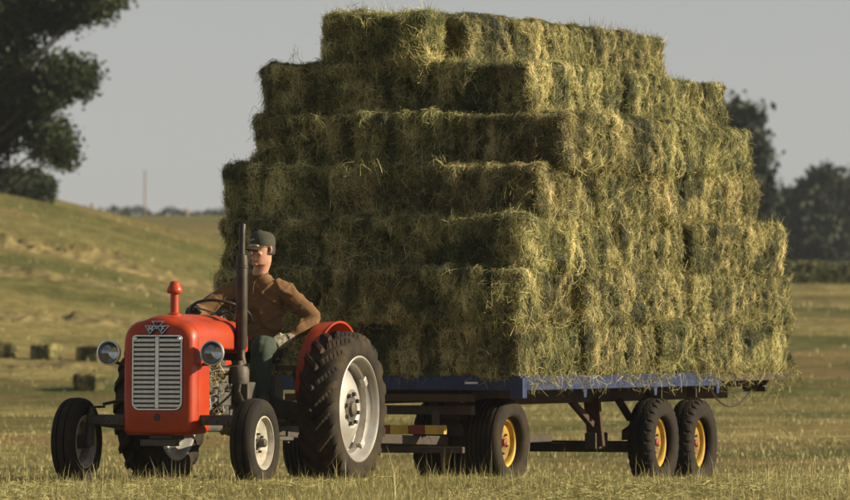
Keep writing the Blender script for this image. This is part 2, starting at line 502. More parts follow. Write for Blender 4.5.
def blades(name, n, y0, y1, half, h0, h1, w, label, lean=0.5, tall=0.12, seed=1, ypow=1.0):
    r = np.random.default_rng(seed)
    Y = y0 + (y1 - y0) * r.random(n) ** ypow
    X = (r.random(n) * 2 - 1) * half * Y / 50.0
    clump = vnoise(X, Y, 3.0, 21) + .7 * vnoise(X, Y, 9.0, 22)
    keep = r.random(n) < 0.55 + 0.45 * clump
    X, Y, clump = X[keep], Y[keep], clump[keep]
    n = len(X)
    Z = zt(X, Y)
    h = (h0 + (h1 - h0) * r.random(n) ** 2.2) * (0.75 + 0.55 * np.clip(clump + .3, 0, 1.3))
    h *= np.where((Y > 52.5) & (Y < 64), .6, 1)
    tl = r.random(n) < tall
    h[tl] *= 1.7
    a = r.random(n) * 2 * PI
    ln = h * lean * r.random(n) * np.where(tl, .8, 1.5)
    dx, dy = np.cos(a) * ln, np.sin(a) * ln
    ww = w * (0.6 + 0.8 * r.random(n))
    wa = r.random(n) * PI
    wx, wy = np.cos(wa) * ww / 2, np.sin(wa) * ww / 2
    V = np.zeros((n, 5, 3))
    V[:, 0] = np.stack([X - wx, Y - wy, Z - .01], -1)
    V[:, 1] = np.stack([X + wx, Y + wy, Z - .01], -1)
    V[:, 2] = np.stack([X + wx * .8 + dx * .35, Y + wy * .8 + dy * .35, Z + h * .6], -1)
    V[:, 3] = np.stack([X - wx * .8 + dx * .35, Y - wy * .8 + dy * .35, Z + h * .6], -1)
    V[:, 4] = np.stack([X + dx, Y + dy, Z + h], -1)
    i = np.arange(n) * 5
    F = np.concatenate([np.stack([i, i + 1, i + 2], -1), np.stack([i, i + 2, i + 3], -1), np.stack([i + 3, i + 2, i + 4], -1)])
    g = 0.70 + 0.28 * vnoise(X, Y, 1.1, 31) + 0.22 * vnoise(X, Y, 0.4, 33)
    t = np.clip(g + r.normal(0, .17, n) + np.where(tl, .22, 0), 0, 1)
    o = fastmesh(name, V.reshape(-1, 3), F, M['grass'], np.repeat(t, 5))
    return tag(o, label, 'grass', kind='stuff')


blades('grass', 250000, 43.2, 63, 4.6, .02, .085, .0042, 'short dry mown grass around the wheels of tractor and wagon', seed=1, tall=.06, lean=1.1)
blades('grass', 9000, 43.6, 53.5, 4.6, .07, .20, .0040, 'taller bleached grass stalks in front of the tractor wheels', seed=9, tall=.2, lean=.5)
blades('grass', 60000, 63, 110, 4.8, .02, .075, .011, 'stubble grass across the field just behind the wagon', seed=2, ypow=1.3, tall=.04)
blades('grass', 16000, 110, 270, 5.0, .05, .14, .04, 'rough grass on the distant field and bank', seed=3, tall=.03)


def loose_stems(name, P, N, n_per, label, L0=.06, L1=.2, w=.004, seed=5, m='hay', flat=0.25):
    """stems lying about given points"""
    r = np.random.default_rng(seed)
    P = np.repeat(np.asarray(P, float), n_per, 0)
    n = len(P)
    P = P + r.normal(0, 1, (n, 3)) * np.asarray(N)
    D = r.normal(0, 1, (n, 3)); D[:, 2] *= flat
    D /= np.linalg.norm(D, axis=1)[:, None]
    L = (L0 + (L1 - L0) * r.random(n))[:, None]
    S = np.cross(D, r.normal(0, 1, (n, 3))); S /= np.linalg.norm(S, axis=1)[:, None]
    bend = np.cross(D, S) * L * r.normal(0, .18, (n, 1))
    V = np.stack([P - D * L / 2 - S * w / 2, P - D * L / 2 + S * w / 2, P + bend - S * w / 2, P + bend + S * w / 2, P + D * L / 2 - S * w / 3, P + D * L / 2 + S * w / 3], 1)
    i = np.arange(n) * 6
    F = np.concatenate([np.stack([i, i + 1, i + 3, i + 2], -1), np.stack([i + 2, i + 3, i + 5, i + 4], -1)])
    t = np.clip(r.normal(.62, .2, n), 0, 1)
    return fastmesh(name, V.reshape(-1, 3), F, M[m], np.repeat(t, 6))


r_ = np.random.default_rng(77)
n_ = 14000
Yc = 43.5 + 20 * r_.random(n_); Xc = (r_.random(n_) * 2 - 1) * 4.6 * Yc / 50
kp = vnoise(Xc, Yc, 1.6, 51) > -.05
Pc = np.stack([Xc[kp], Yc[kp], zt(Xc[kp], Yc[kp]) + .035], -1)
tag(loose_stems('cut_hay', Pc, (.05, .05, .012), 7, '', .05, .15, .0028, 6), 'loose cut hay stems scattered over the mown grass', 'hay', kind='stuff')

def windrow(pts, width, height, label, seed):
    """a raked row of drying hay following surveyed points on the field"""
    r = np.random.default_rng(seed)
    P = np.array(pts, float)
    seg = np.concatenate([[0], np.cumsum(np.hypot(*np.diff(P, axis=0).T))])
    n = int(seg[-1] / (width * .12)) + 2
    t = np.linspace(0, seg[-1], n)
    cx, cy = np.interp(t, seg, P[:, 0]), np.interp(t, seg, P[:, 1])
    cx = cx + .35 * width * np.sin(t / width * .9 + seed) * .5; cy = cy + .5 * width * np.sin(t / width * .55 + 2 * seed) * .6
    m_ = 15
    a = np.linspace(-1, 1, m_)
    X = np.repeat(cx[:, None], m_, 1); Y = cy[:, None] + a[None] * width
    h = height * np.clip(1 - a[None] ** 2, 0, 1) ** .7 * np.clip(.55 + .75 * vnoise(X, Y, 2.6 / width, seed) + .55 * vnoise(X, Y, 7 / width, seed + 1), 0, 2)
    h = h * np.clip(.7 + 1.1 * vnoise(X, Y * 0, .5 / width, seed + 2), 0.02, 1.2)
    Z = zt(X, Y) + h * (1 + .5 * r.normal(0, 1, X.shape)) - .03
    ii = np.arange(n * m_).reshape(n, m_)
    F = np.stack([ii[:-1, :-1], ii[1:, :-1], ii[1:, 1:], ii[:-1, 1:]], -1).reshape(-1, 4)
    tn = np.clip(.42 + .25 * vnoise(X, Y, 5 / width, seed + 3) + r.normal(0, .28, X.shape), 0, 1)
    o = fastmesh('windrow', np.stack([X, Y, Z], -1).reshape(-1, 3), F, M['windrow'], tn.ravel())
    return tag(o, label, 'hay row', 'raked rows of drying hay')


def wrow(u0, u1, v_of_u, Y0, Y1, *a):
    pts = []
    for q in range(13):
        u = u0 + (u1 - u0) * q / 12; Yq = Y0 + (Y1 - Y0) * q / 12
        pts.append(((u - 425) / FPX * Yq, Yq))
    windrow(pts, *a)


wrow(-60, 235, None, 188, 192, 2.2, .38, 'brown raked hay row along the foot of the bank, highest of the rows', 1)
wrow(-60, 225, None, 175, 178, 1.9, .34, 'brown raked hay row behind the tractor air stack, second from the top', 2)
wrow(-60, 215, None, 162, 164, 1.5, .26, 'raked hay row just above the single bales left of the tractor', 3)
wrow(-60, 150, None, 138, 140, 1.4, .2, 'raked hay row between the single bales and the nearest one', 4)
wrow(800, 960, None, 118, 112, 1.4, .34, 'rough raked hay row on the field right of the load', 7)

# ------------------------------------------------------------------ wagon frame of reference and the load of bales
WH = R(22.5)
WROT = math.atan2(-math.cos(WH), -math.sin(WH))
WO = Vector((-0.388, 55.137, 0.0))
WM = Matrix.Translation(WO) @ Matrix.Rotation(WROT, 4, 'Z')
BEDZ = 0.866


def bale_variant(seed, stems=19000):
    r = np.random.default_rng(seed)
    hx, hy, hz, rad = .5, .25, .245, .048
    grooves = np.cumsum(r.uniform(.07, .16, 14)) - .5
    gd = r.uniform(.010, .050, 14)
    ftint = r.normal(0, .13, 16)
    dents = (r.random((16, 3)) * 2 - 1) * [hx * .95, hy, hz * .9]
    dents[:8, 1] = hy; dents[8:14, 1] = -hy; dents[14:, 0] = hx
    ddep = r.uniform(.03, .10, 16); drad = r.uniform(.025, .065, 16)

    def surf(p):
        """point on the plain box -> point on the shaggy bale, and its normal"""
        inner = np.clip(p, [-hx + rad, -hy + rad, -hz + rad], [hx - rad, hy - rad, hz - rad])
        d = p - inner
        nn = d / np.maximum(np.linalg.norm(d, axis=1)[:, None], 1e-9)
        q = inner + nn * rad
        disp = np.zeros(len(p))
        side = 1 - np.abs(nn[:, 0])
        for g, k in zip(grooves, gd):
            wob = .012 * np.sin(q[:, 1] * 13 + g * 40) + .012 * np.sin(q[:, 2] * 15 + g * 70)
            disp -= side * k * np.exp(-((q[:, 0] - g - wob) / .020) ** 2)
        flake = np.searchsorted(grooves, q[:, 0]).clip(0, 13)
        disp += side * (gd[flake] - .025) * 1.1
        for c_, k, w_ in zip(dents, ddep, drad):
            dd = (q - c_) / [w_, w_ * 1.5, w_ * 1.7]
            disp -= k * np.exp(-np.sum(dd * dd, 1))
        for f, a in ((5, .012), (12, .014), (26, .015), (50, .011)):
            rr = np.random.default_rng(seed * 7 + f)
            acc = 0
            for _ in range(6):
                k = rr.normal(0, 1, 3); k = k / np.linalg.norm(k) * f * rr.uniform(.6, 1.5)
                acc = acc + np.sin(q @ k + rr.uniform(0, 6.28))
            disp += a * acc / 2.2
        return q + nn * disp[:, None], nn

    # body grid
    V, F = [], []
    cnt = 0
    for ax, (a, b_), na, nb in ((0, (1, 2), 20, 20), (1, (0, 2), 56, 20), (2, (0, 1), 56, 18)):
        H = np.array([hx, hy, hz])
        for s in (-1, 1):
            A, B = np.meshgrid(np.linspace(-H[a], H[a], na + 1), np.linspace(-H[b_], H[b_], nb + 1), indexing='ij')
            P = np.zeros((A.size, 3)); P[:, ax] = s * H[ax]; P[:, a] = A.ravel(); P[:, b_] = B.ravel()
            V.append(P)
            ii = np.arange(A.size).reshape(na + 1, nb + 1) + cnt
            q = np.stack([ii[:-1, :-1], ii[1:, :-1], ii[1:, 1:], ii[:-1, 1:]], -1).reshape(-1, 4)
            F.append(q); cnt += A.size
    V = np.concatenate(V); F = np.concatenate(F)
    Q, NN = surf(V)
    Q = Q - NN * .006
    T = np.clip(.13 + .08 * r.normal(0, 1, len(Q)), 0, 1)  # body tinted darker than the stems, painting shade into the cavities
    # stems
    area = np.array([hy * hz, hy * hz, hx * hz, hx * hz, hx * hy, hx * hy * .5])
    fc = r.choice(6, stems, p=area / area.sum())
    P = (r.random((stems, 3)) * 2 - 1) * [hx, hy, hz]
    for k, (ax, s) in enumerate(((0, 1), (0, -1), (1, 1), (1, -1), (2, 1), (2, -1))):
        P[fc == k, ax] = s * [hx, hy, hz][ax]
    Sf, Nf = surf(P)
    D = r.normal(0, 1, (stems, 3))
    vert = r.random(stems) < .5
    D[vert, 2] += r.choice([-1, 1], vert.sum()) * 1.6
    D -= Nf * np.sum(D * Nf, 1)[:, None]
    D /= np.maximum(np.linalg.norm(D, axis=1)[:, None], 1e-6)
    L = (.04 + .12 * r.random(stems) ** 1.6)[:, None]
    lift = np.minimum(r.exponential(.011, (stems, 1)), .07)
    wild = r.random(stems) < .045
    lift[wild] += r.uniform(.02, .075, (wild.sum(), 1))
    w = (.0019 + .0020 * r.random((stems, 1)))
    side = np.cross(D, Nf + .8 * r.normal(0, 1, (stems, 3)))
    side /= np.maximum(np.linalg.norm(side, axis=1)[:, None], 1e-6)
    sg = r.normal(0, .06, (stems, 1)) * L
    p0 = Sf - D * L * .5 - Nf * .006
    p1 = Sf + Nf * (.004 + lift * .45) + np.cross(D, Nf) * sg
    p2 = Sf + D * L * .5 + Nf * lift + np.array([0, 0, -1]) * (lift * .5)
    SV = np.stack([p0 - side * w / 2, p0 + side * w / 2, p1 - side * w / 2, p1 + side * w / 2, p2 - side * w / 3, p2 + side * w / 3], 1).reshape(-1, 3)
    i = np.arange(stems) * 6 + len(Q)
    SF = np.concatenate([np.stack([i, i + 1, i + 3, i + 2], -1), np.stack([i + 2, i + 3, i + 5, i + 4], -1)])
    patch = 0
    rr = np.random.default_rng(seed + 500)
    for _ in range(5):
        k = rr.normal(0, 1, 3) * 9
        patch = patch + np.sin(Sf @ k + rr.uniform(0, 6))
    fine_p = 0
    for _ in range(5):
        k = rr.normal(0, 1, 3) * 28
        fine_p = fine_p + np.sin(Sf @ k + rr.uniform(0, 6))
    st = np.clip(.47 + .09 * patch + .07 * fine_p + r.normal(0, .21, stems) + ftint[np.searchsorted(grooves, Sf[:, 0]).clip(0, 15)], 0, 1)
    me_o = fastmesh('hay_bale', np.concatenate([Q, SV]), np.concatenate([F, SF]), M['hay'], np.concatenate([T, np.repeat(st, 6)]))
    me = me_o.data
    bpy.data.objects.remove(me_o)
    return me


VARS = [bale_variant(100 + k) for k in range(7)]
ORD = ['first', 'second', 'third', 'fourth', 'fifth', 'sixth', 'seventh', 'eighth', 'ninth']
LAYN = ['bottom layer', 'second layer up', 'third layer up', 'fourth layer up', 'fifth layer up', 'sixth layer up', 'top layer']
LH = 0.492
# layer: front setback, rear end, right edge, left edge (wagon frame: y to the left of travel)
LAY = [(0.00, 7.85, -1.72, 1.40), (-.12, 7.72, -1.70, 1.43), (.18, 7.36, -1.78, 1.40), (.48, 6.55, -1.86, 1.43),
       (.71, 6.45, -1.71, 1.55), (1.15, 6.55, -1.81, 1.05), (1.08, 6.75, -1.11, .0)]
SIDE_FRONT = [1.40, 1.43, 1.40, 1.43, 1.55, 1.05, .22]      # left edge of the side row at its front and rear end
SIDE_REAR = [1.40, 1.42, 1.38, 1.40, 1.34, 1.05, .40]
rb = random.Random(3)
kv = 0


def place_bale(x, y, z, yaw, ln, label, wy=1.0, tilt=0.0):
    """x, y, z of the bale's middle in the wagon frame"""
    global kv
    o = bpy.data.objects.new('hay_bale', VARS[kv % len(VARS)])
    kv += 1
    COL.objects.link(o)
    p = WM @ Vector((x, y, z))
    o.location = p
    o.rotation_euler = (rb.choice((0, PI)) + tilt + rb.uniform(-.02, .02), rb.uniform(-.015, .015), WROT + yaw + rb.choice((0, PI)) + rb.uniform(-.025, .025))
    o.scale = (ln, wy, LH / .49 * .985)
    tag(o, label, 'hay bale', 'hay bales stacked on the wagon')
    return o


for li, (t0, t1, ya, yb) in enumerate(LAY):
    z = BEDZ + LH * (li + .5)
    nf = 3 if li < 6 else 1
    lf = (yb - ya) / nf
    if li in (1, 3):               # a bale laid end-on closes the row at the sunlit corner
        pass
    for k in range(nf):
        fw = rb.uniform(-.05, .05)
        yw = {(5, 0): .36, (5, 1): .22, (4, 1): .24, (4, 0): .05, (6, 0): .05}.get((li, k), rb.uniform(-.04, .04))
        w_ = {1: ['at the left end', 'in the middle', 'at the right corner']}[1][k] if nf == 3 else 'standing alone'
        lab = f'hay bale in the {LAYN[li]}, {w_} of the shaded front' if nf == 3 else 'hay bale laid across the shaded front of the top layer'
        if (li, k) == (3, 2): fw = .09
        if (li, k) == (5, 0):      # two bales turned end-on at the left of this layer
            for e, wd in ((0, 'leftmost'), (1, 'second')):
                place_bale(-(t0 + .20) - .10 * e, ya + .30 + .50 * e, z, .50 - .10 * e, 1.0, f'hay bale turned end-on in the {LAYN[li]}, {wd} from the left of the front')
            continue
        place_bale(-(t0 + .25) + fw, ya + lf * (k + .5), z, PI / 2 + yw, lf * .97, lab)
    ns_ = max(1, round((t1 - t0 - .5) / 1.0))
    ls_ = (t1 - t0 - .5) / ns_
    for k in range(ns_):
        lab = f'hay bale in the {LAYN[li]}, {ORD[k]} from the front along the sunlit side'
        place_bale(-(t0 + .5 + ls_ * (k + .5)), SIDE_FRONT[li] + (SIDE_REAR[li] - SIDE_FRONT[li]) * (k + .5) / ns_ - .25 + rb.uniform(-.06, .06), z + rb.uniform(-.008, .008), 0, ls_ * .975, lab)

# hay packed behind the outer bales (keeps the stack solid)
core = MB()
for li, (t0, t1, ya, yb) in enumerate(LAY):
    z = BEDZ + LH * (li + .5)
    y1c = min(SIDE_FRONT[li], SIDE_REAR[li]) - .54
    t0 = t0 + (.5 if li == 5 else .04)
    nb_ = max(1, round((t1 - t0 - .5) / 1.0))
    for k in range(nb_):
        L_ = (t1 - t0 - .46) / nb_
        for q in range(5):
            wq = (y1c - ya) / 5
            core.box((-(t0 + .46 + L_ * (k + .5)), ya + wq * (q + .5), z), (L_ - .02, wq - .015, LH - .02))
co = core.build('packed_hay', M['hay_field'], None, smooth=0)
co.matrix_world = WM
tag(co, 'hay packed inside the load behind the outer bales', 'hay', kind='stuff')
at = co.data.attributes.new('tint', 'FLOAT', 'POINT')
at.data.foreach_set('value', np.clip(np.random.default_rng(9).normal(.25, .1, len(co.data.vertices)), 0, 1).astype(np.float32))

# wisps hanging from the layers and over the edge of the bed
wp = []
for li, (t0, t1, ya, yb) in enumerate(LAY):
    for _ in range(150):
        t = rb.uniform(t0, t1)
        wp.append(WM @ Vector((-t, SIDE_FRONT[li] + (SIDE_REAR[li] - SIDE_FRONT[li]) * (t - t0) / (t1 - t0) + rb.uniform(0, .03), BEDZ + LH * li + rb.uniform(-.05, .06))))
    for _ in range(110):
        wp.append(WM @ Vector((-t0 + rb.uniform(0, .03), rb.uniform(ya, yb), BEDZ + LH * li + rb.uniform(-.05, .06))))
for _ in range(20):                       # tufts standing proud of the shaded front
    li = rb.choice((0, 1, 2, 2, 3, 3, 4, 4, 5, 6))
    t0, t1, ya, yb = LAY[li]
    c0 = Vector((-t0 + .06, rb.uniform(ya + .2, yb), BEDZ + LH * (li + rb.uniform(.3, 1.0))))
    for q in range(13):
        wp.append(WM @ (c0 + Vector((rb.uniform(-.03, .07), rb.gauss(0, .05), rb.gauss(0, .07)))))
for _ in range(130):
    t = rb.uniform(0, 7.8)
    wp.append(WM @ Vector((-t, 1.43, BEDZ - rb.random() ** 2 * .12)))
for _ in range(60):
    wp.append(WM @ Vector((-rb.uniform(6.9, 7.85), rb.uniform(.6, 1.45), BEDZ - rb.random() ** 2 * .3)))
wsp = loose_stems('hanging_hay', [tuple(p) for p in wp], (.02, .02, .03), 5, '', .06, .22, .0035, 8, flat=1.6)
tag(wsp, 'loose wisps of hay hanging from the bales and bed edge', 'hay', kind='stuff')


# ------------------------------------------------------------------ wheels
def tyre_mesh(name, Ro, W, rim, pattern, nseg, m, parent, nprof=30, sq=.62):
    """one continuous surface; pattern(phi 0..1 round the wheel, s -1..1 across) -> height of the tread block"""
    rc, h = (Ro + rim) / 2, (Ro - rim) / 2
    top = [math.asin(math.copysign(abs(q) ** (1 / sq), q)) for q in np.linspace(-.965, .965, nprof * 2 + 1)]
    sidew = list(np.linspace(top[-1], R(160), 15))[1:]
    ph = [-q for q in reversed(sidew)] + top + sidew
    V = []
    for i in range(nseg):
        a = 2 * PI * i / nseg
        for p in ph:
            sn, cn = math.sin(p), math.cos(p)
            y = W / 2 * math.copysign(abs(sn) ** sq, sn)
            r = rc + h * math.copysign(abs(cn) ** sq, cn)
            s = y / (W / 2)
            if cn > .12:
                d = pattern(i / nseg, s)
                r += d * min(1, (cn - .12) * 4)
            V.append((r * math.cos(a), y, r * math.sin(a)))
    V = np.array(V)
    k = len(ph)
    ii = np.arange(nseg * k).reshape(nseg, k)
    jj = np.roll(ii, -1, 0)
    F = np.stack([ii[:, :-1], ii[:, 1:], jj[:, 1:], jj[:, :-1]], -1).reshape(-1, 4)
    o = fastmesh(name, V, F, m, parent=parent, smooth=True)
    o.data.set_sharp_from_angle(angle=R(40))
    return o


def pat_lug(n=20, h=.046):
    def f(p, s):
        q = p * n + (0 if s > 0 else .5) - abs(s) * .95
        fr = q - math.floor(q)
        if abs(s) < .04: return 0
        return h if fr < .36 else (h * .25 if fr < .42 or fr > .95 else 0)
    return f


def pat_rib(cuts, d=.013):
    def f(p, s):
        for c in cuts:
            if abs(s - c) < .045: return -d
        return 0
    return f


def pat_block(n=26, d=.012):
    def f(p, s):
        z = .07 * (1 if (p * n * 2) % 2 < 1 else -1)
        for c in (-.5, 0, .5):
            if abs(s - c - z * .6) < .05: return -d
        if abs(s) > .56 and (p * n) % 1 < .28: return -d * 1.6
        return 0
    return f


def bolt_ring(parent, m, n, r, y, size=.016, length=.02):
    mb = MB().lathe([(0, length), (size * .9, length), (size, 0), (0, 0)], n=6)
    first = None
    for i in range(n):
        a = 2 * PI * (i + .3) / n
        if first is None:
            first = mb.build('bolt', m, parent, smooth=0, loc=(r * math.cos(a), y, r * math.sin(a)))
        else:
            c = first.copy(); COL.objects.link(c); c.location = (r * math.cos(a), y, r * math.sin(a)); c.parent = parent


def rear_tractor_wheel(parent, loc, flip, label=None):
    K = 1.17
    w = MB().lathe([(r_k * K, y_k) for (r_k, y_k) in [(.0, .085), (.13, .085), (.145, .095), (.18, .09), (.25, .05), (.30, .01), (.325, .0), (.345, .01), (.345, -.005), (.325, -.015), (.295, -.005), (.245, .035), (.18, .075), (.0, .07)]], n=56) \
        .build('wheel', M['alloy'], parent, smooth=30, loc=loc, rot=(0, 0, PI if flip else 0))
    tyre_mesh('tyre', .630, .36, .425, pat_lug(), 420, M['rubber_rear'], w, 26)
    MB().lathe([(r_k * K, y_k) for (r_k, y_k) in [(.395, .152), (.398, .165), (.385, .17), (.368, .15), (.362, .11), (.33, .075), (.33, -.075), (.362, -.11), (.368, -.15), (.385, -.17), (.398, -.165), (.395, -.152), (.352, -.1), (.345, -.07), (.345, .07), (.352, .1)]], n=64, closed=True).build('rim', M['alloy'], w, smooth=40)
    MB().lathe([(0, .125), (.05, .125), (.062, .118), (.07, .092), (.125, .090), (.125, .082), (0, .082)], n=32).build('hub', M['iron'], w, smooth=40)
    bolt_ring(w, M['iron'], 8, .132, .088, .021, .03)
    for i in range(4):
        a = 2 * PI * i / 4 + .9
        c, s = math.cos(a), math.sin(a)
        mb = MB().box((0, .07, 0), (.07, .05, .09))
        o = mb.build('rim_clamp', M['alloy'], w, smooth=0, bevel=.008, loc=(.385 * c, .01, .385 * s), rot=(0, -a, 0))
    return w


def front_tractor_wheel(parent, loc, flip, yaw=0.0):
    w = MB().lathe([(.0, .03), (.075, .03), (.085, .015), (.12, .005), (.165, .03), (.19, .045), (.19, .032), (.165, .015), (.12, -.008), (.0, -.008)], n=44) \
        .build('wheel', M['cream'], parent, smooth=30, loc=loc, rot=(0, 0, (PI if flip else 0) + yaw))
    tyre_mesh('tyre', .375, .205, .212, pat_rib((-.33, .33), .022), 160, M['rubber'], w, 30, .7)
    MB().lathe([(.225, .075), (.228, .088), (.215, .09), (.205, .07), (.19, .045), (.185, -.045), (.205, -.07), (.215, -.09), (.228, -.088), (.225, -.075), (.2, -.04), (.2, .04)], n=48, closed=True).build('rim', M['cream'], w, smooth=40)
    MB().lathe([(0, .105), (.026, .105), (.036, .095), (.040, .035), (.06, .03), (.06, -.05), (0, -.05)], n=24).build('hub', M['iron'], w, smooth=40)
    bolt_ring(w, M['iron'], 6, .075, .028, .013, .028)
    return w


# ------------------------------------------------------------------ tractor
TH = R(21.5)
TROT = math.atan2(-math.cos(TH), -math.sin(TH))
TO = Vector((-1.533, 51.70, gz(-1.533, 51.7) - .005))
pitch = math.atan2(gz(-2.2, 50.0) - gz(-1.533, 51.7), 1.83)
tr = empty('tractor', TO, (0, 0, 0))
tr.rotation_mode = 'XYZ'
tr.rotation_euler = (0, -pitch, TROT)
tag(tr, 'vintage red tractor with silver louvred grille, driven across the field and towing the wagon', 'tractor')
TM = Matrix.Translation(TO) @ Euler((0, -pitch, TROT)).to_matrix().to_4x4()

rear_tractor_wheel(tr, (0, .865, .664), False)
rear_tractor_wheel(tr, (0, -.865, .664), True)
front_tractor_wheel(tr, (1.83, .825, .370), False, R(2))
front_tractor_wheel(tr, (1.83, -.825, .370), True, R(2))


NZ = .035


def ring(x, hw, zb, zt_, rbt, rt, crown, dx_top=0.0):
    """rounded outline of the bonnet in a plane across the tractor, always the same number of points"""
    pts = []
    for k in range(7): pts.append((-hw + rbt + (2 * hw - 2 * rbt) * k / 6, zb))
    for k in range(1, 6):
        a = -PI / 2 + PI / 2 * k / 5
        pts.append((hw - rbt + rbt * math.cos(a), zb + rbt + rbt * math.sin(a)))
    for k in range(1, 7): pts.append((hw, zb + rbt + (zt_ - rt - zb - rbt) * k / 6))
    for k in range(1, 9):
        a = PI / 2 * k / 8
        pts.append((hw - rt + rt * math.cos(a), zt_ - rt + rt * math.sin(a)))
    for k in range(1, 10):
        s = 1 - 2 * k / 10
        pts.append(((hw - rt) * s, zt_ + crown * (1 - s * s)))
    for k in range(0, 8):
        a = PI / 2 + PI / 2 * k / 8
        pts.append((-hw + rt + rt * math.cos(a), zt_ - rt + rt * math.sin(a)))
    for k in range(0, 6): pts.append((-hw, zt_ - rt - (zt_ - rt - zb - rbt) * k / 6))
    for k in range(0, 5):
        a = PI + PI / 2 * k / 5
        pts.append((-hw + rbt + rbt * math.cos(a), zb + rbt + rbt * math.sin(a)))
    out = []
    for (y, z) in pts:
        k = min(1.0, max(0.0, (z - 1.2) / .25))
        out.append((x - dx_top * k * k, y * (1.045 if hw > .25 else 1.0), z + NZ))
    return out


# nose cowl: outer shell turning into the recessed opening of the grille
nose = MB().loft([
    ring(1.66, .318, .41, 1.375, .05, .15, .045), ring(1.86, .320, .40, 1.368, .05, .15, .045),
    ring(1.93, .316, .395, 1.355, .05, .15, .042), ring(1.972, .304, .40, 1.335, .05, .145, .038, .012),
    ring(1.993, .288, .412, 1.312, .05, .135, .03, .02), ring(2.000, .270, .43, 1.288, .05, .12, .022, .02),
    ring(2.002, .236, .60, 1.246, .065, .035, .0), ring(1.992, .230, .606, 1.240, .062, .032, .0),
    ring(1.955, .229, .607, 1.239, .062, .032, .0)], cap0=True, cap1=True)
nose.build('nose_cowl', M['red'], tr, smooth=50)
MB().loft([ring(1.958, .228, .608, 1.238, .06, .03, 0), ring(1.961, .226, .610, 1.236, .06, .03, 0)]).build('radiator_core', M['black'], tr, smooth=0)
MB().lathe([(.0, .006), (.026, .006), (.031, 0), (0, 0)], (2.001, 0, .545 + NZ), (1, 0, 0), 20).build('crank_hole_dark_disc', M['black'], tr)  # black disc standing in for the darkness inside the open crank hole

# bonnet behind the nose
hood = MB().loft([ring(1.655, .312, 1.13, 1.372, .02, .15, .045), ring(1.4, .312, 1.128, 1.378, .02, .15, .05),
                  ring(1.08, .308, 1.126, 1.378, .02, .15, .05)])
hood.build('bonnet', M['red'], tr, smooth=50)
MB().loft([ring(1.078, .300, 1.13, 1.370, .02, .15, .05), ring(1.055, .300, 1.13, 1.370, .02, .15, .05)]).build('bonnet_seam', M['black'], tr, smooth=50)
MB().loft([ring(1.053, .309, 1.12, 1.380, .02, .15, .05), ring(.86, .306, 1.10, 1.378, .02, .15, .05), ring(.79, .296, 1.11, 1.36, .02, .14, .045)]).build('tank_cowl', M['red'], tr, smooth=50)
MB().loft([ring(.788, .26, 1.05, 1.335, .04, .10, .03), ring(.755, .24, 1.07, 1.30, .04, .09, .03)]).build('dash_panel', M['black'], tr, smooth=50)

MB().loft([ring(1.900, .3195, .397, 1.363, .05, .15, .0445), ring(1.904, .3195, .397, 1.363, .05, .15, .0445)], False, False).build('nose_seam', M['black'], tr, smooth=50)

# grille
gr = MB().loft([ring(2.004, .232, .604, 1.242, .064, .034, 0), ring(2.013, .230, .606, 1.240, .063, .033, 0),
                ring(2.013, .217, .618, 1.228, .055, .028, 0), ring(1.975, .217, .618, 1.228, .055, .028, 0)], False, False)
gr = gr.build('grille', M['chrome'], tr, smooth=40)
nsl = 15
slat = None
for cside in (-1, 1):
    for k in range(nsl):
        z = NZ + .642 + k * (1.195 - .642) / (nsl - 1)
        if slat is None:
            slat = MB().loft([[(.000, y, .017), (.020, y, .011), (.027, y, .001), (.026, y, -.007), (.020, y, -.012), (.010, y, -.009), (-.006, y, .010)] for y in (-.096, .096)])
            s_o = slat.build('slat', M['slat'], gr, smooth=0, loc=(1.990, cside * .117, z)); slat = s_o
        else:
            c = slat.copy(); COL.objects.link(c); c.parent = gr; c.location = (1.990, cside * .117, z)
MB().box((1.998, 0, .923 + NZ), (.034, .036, .61)).build('centre_bar', M['chrome'], gr, smooth=0, bevel=.008)
for s in (-1, 1):
    MB().lathe([(0, .012), (.012, .012), (.018, .004), (.018, 0), (0, 0)], (2.012, s * .202, 1.208 + NZ), (1, 0, 0), 14).build('grille_bolt', M['chrome'], gr)

# emblem: three downward triangles with letters, on the brow of the nose
em_o, em_n = Vector((1.996, -.005, 1.295 + NZ)), Vector((.93, 0, .36)).normalized()
em = empty('emblem_mount', em_o)
bpy.data.objects.remove(em)
ea = Vector((0, 1, 0)); eb = em_n.cross(ea).normalized()
if eb.z < 0: eb = -eb


def tri(cx, cy, s): return [(cx - s, cy + s * .55), (cx + s, cy + s * .55), (cx, cy - s * .75)]


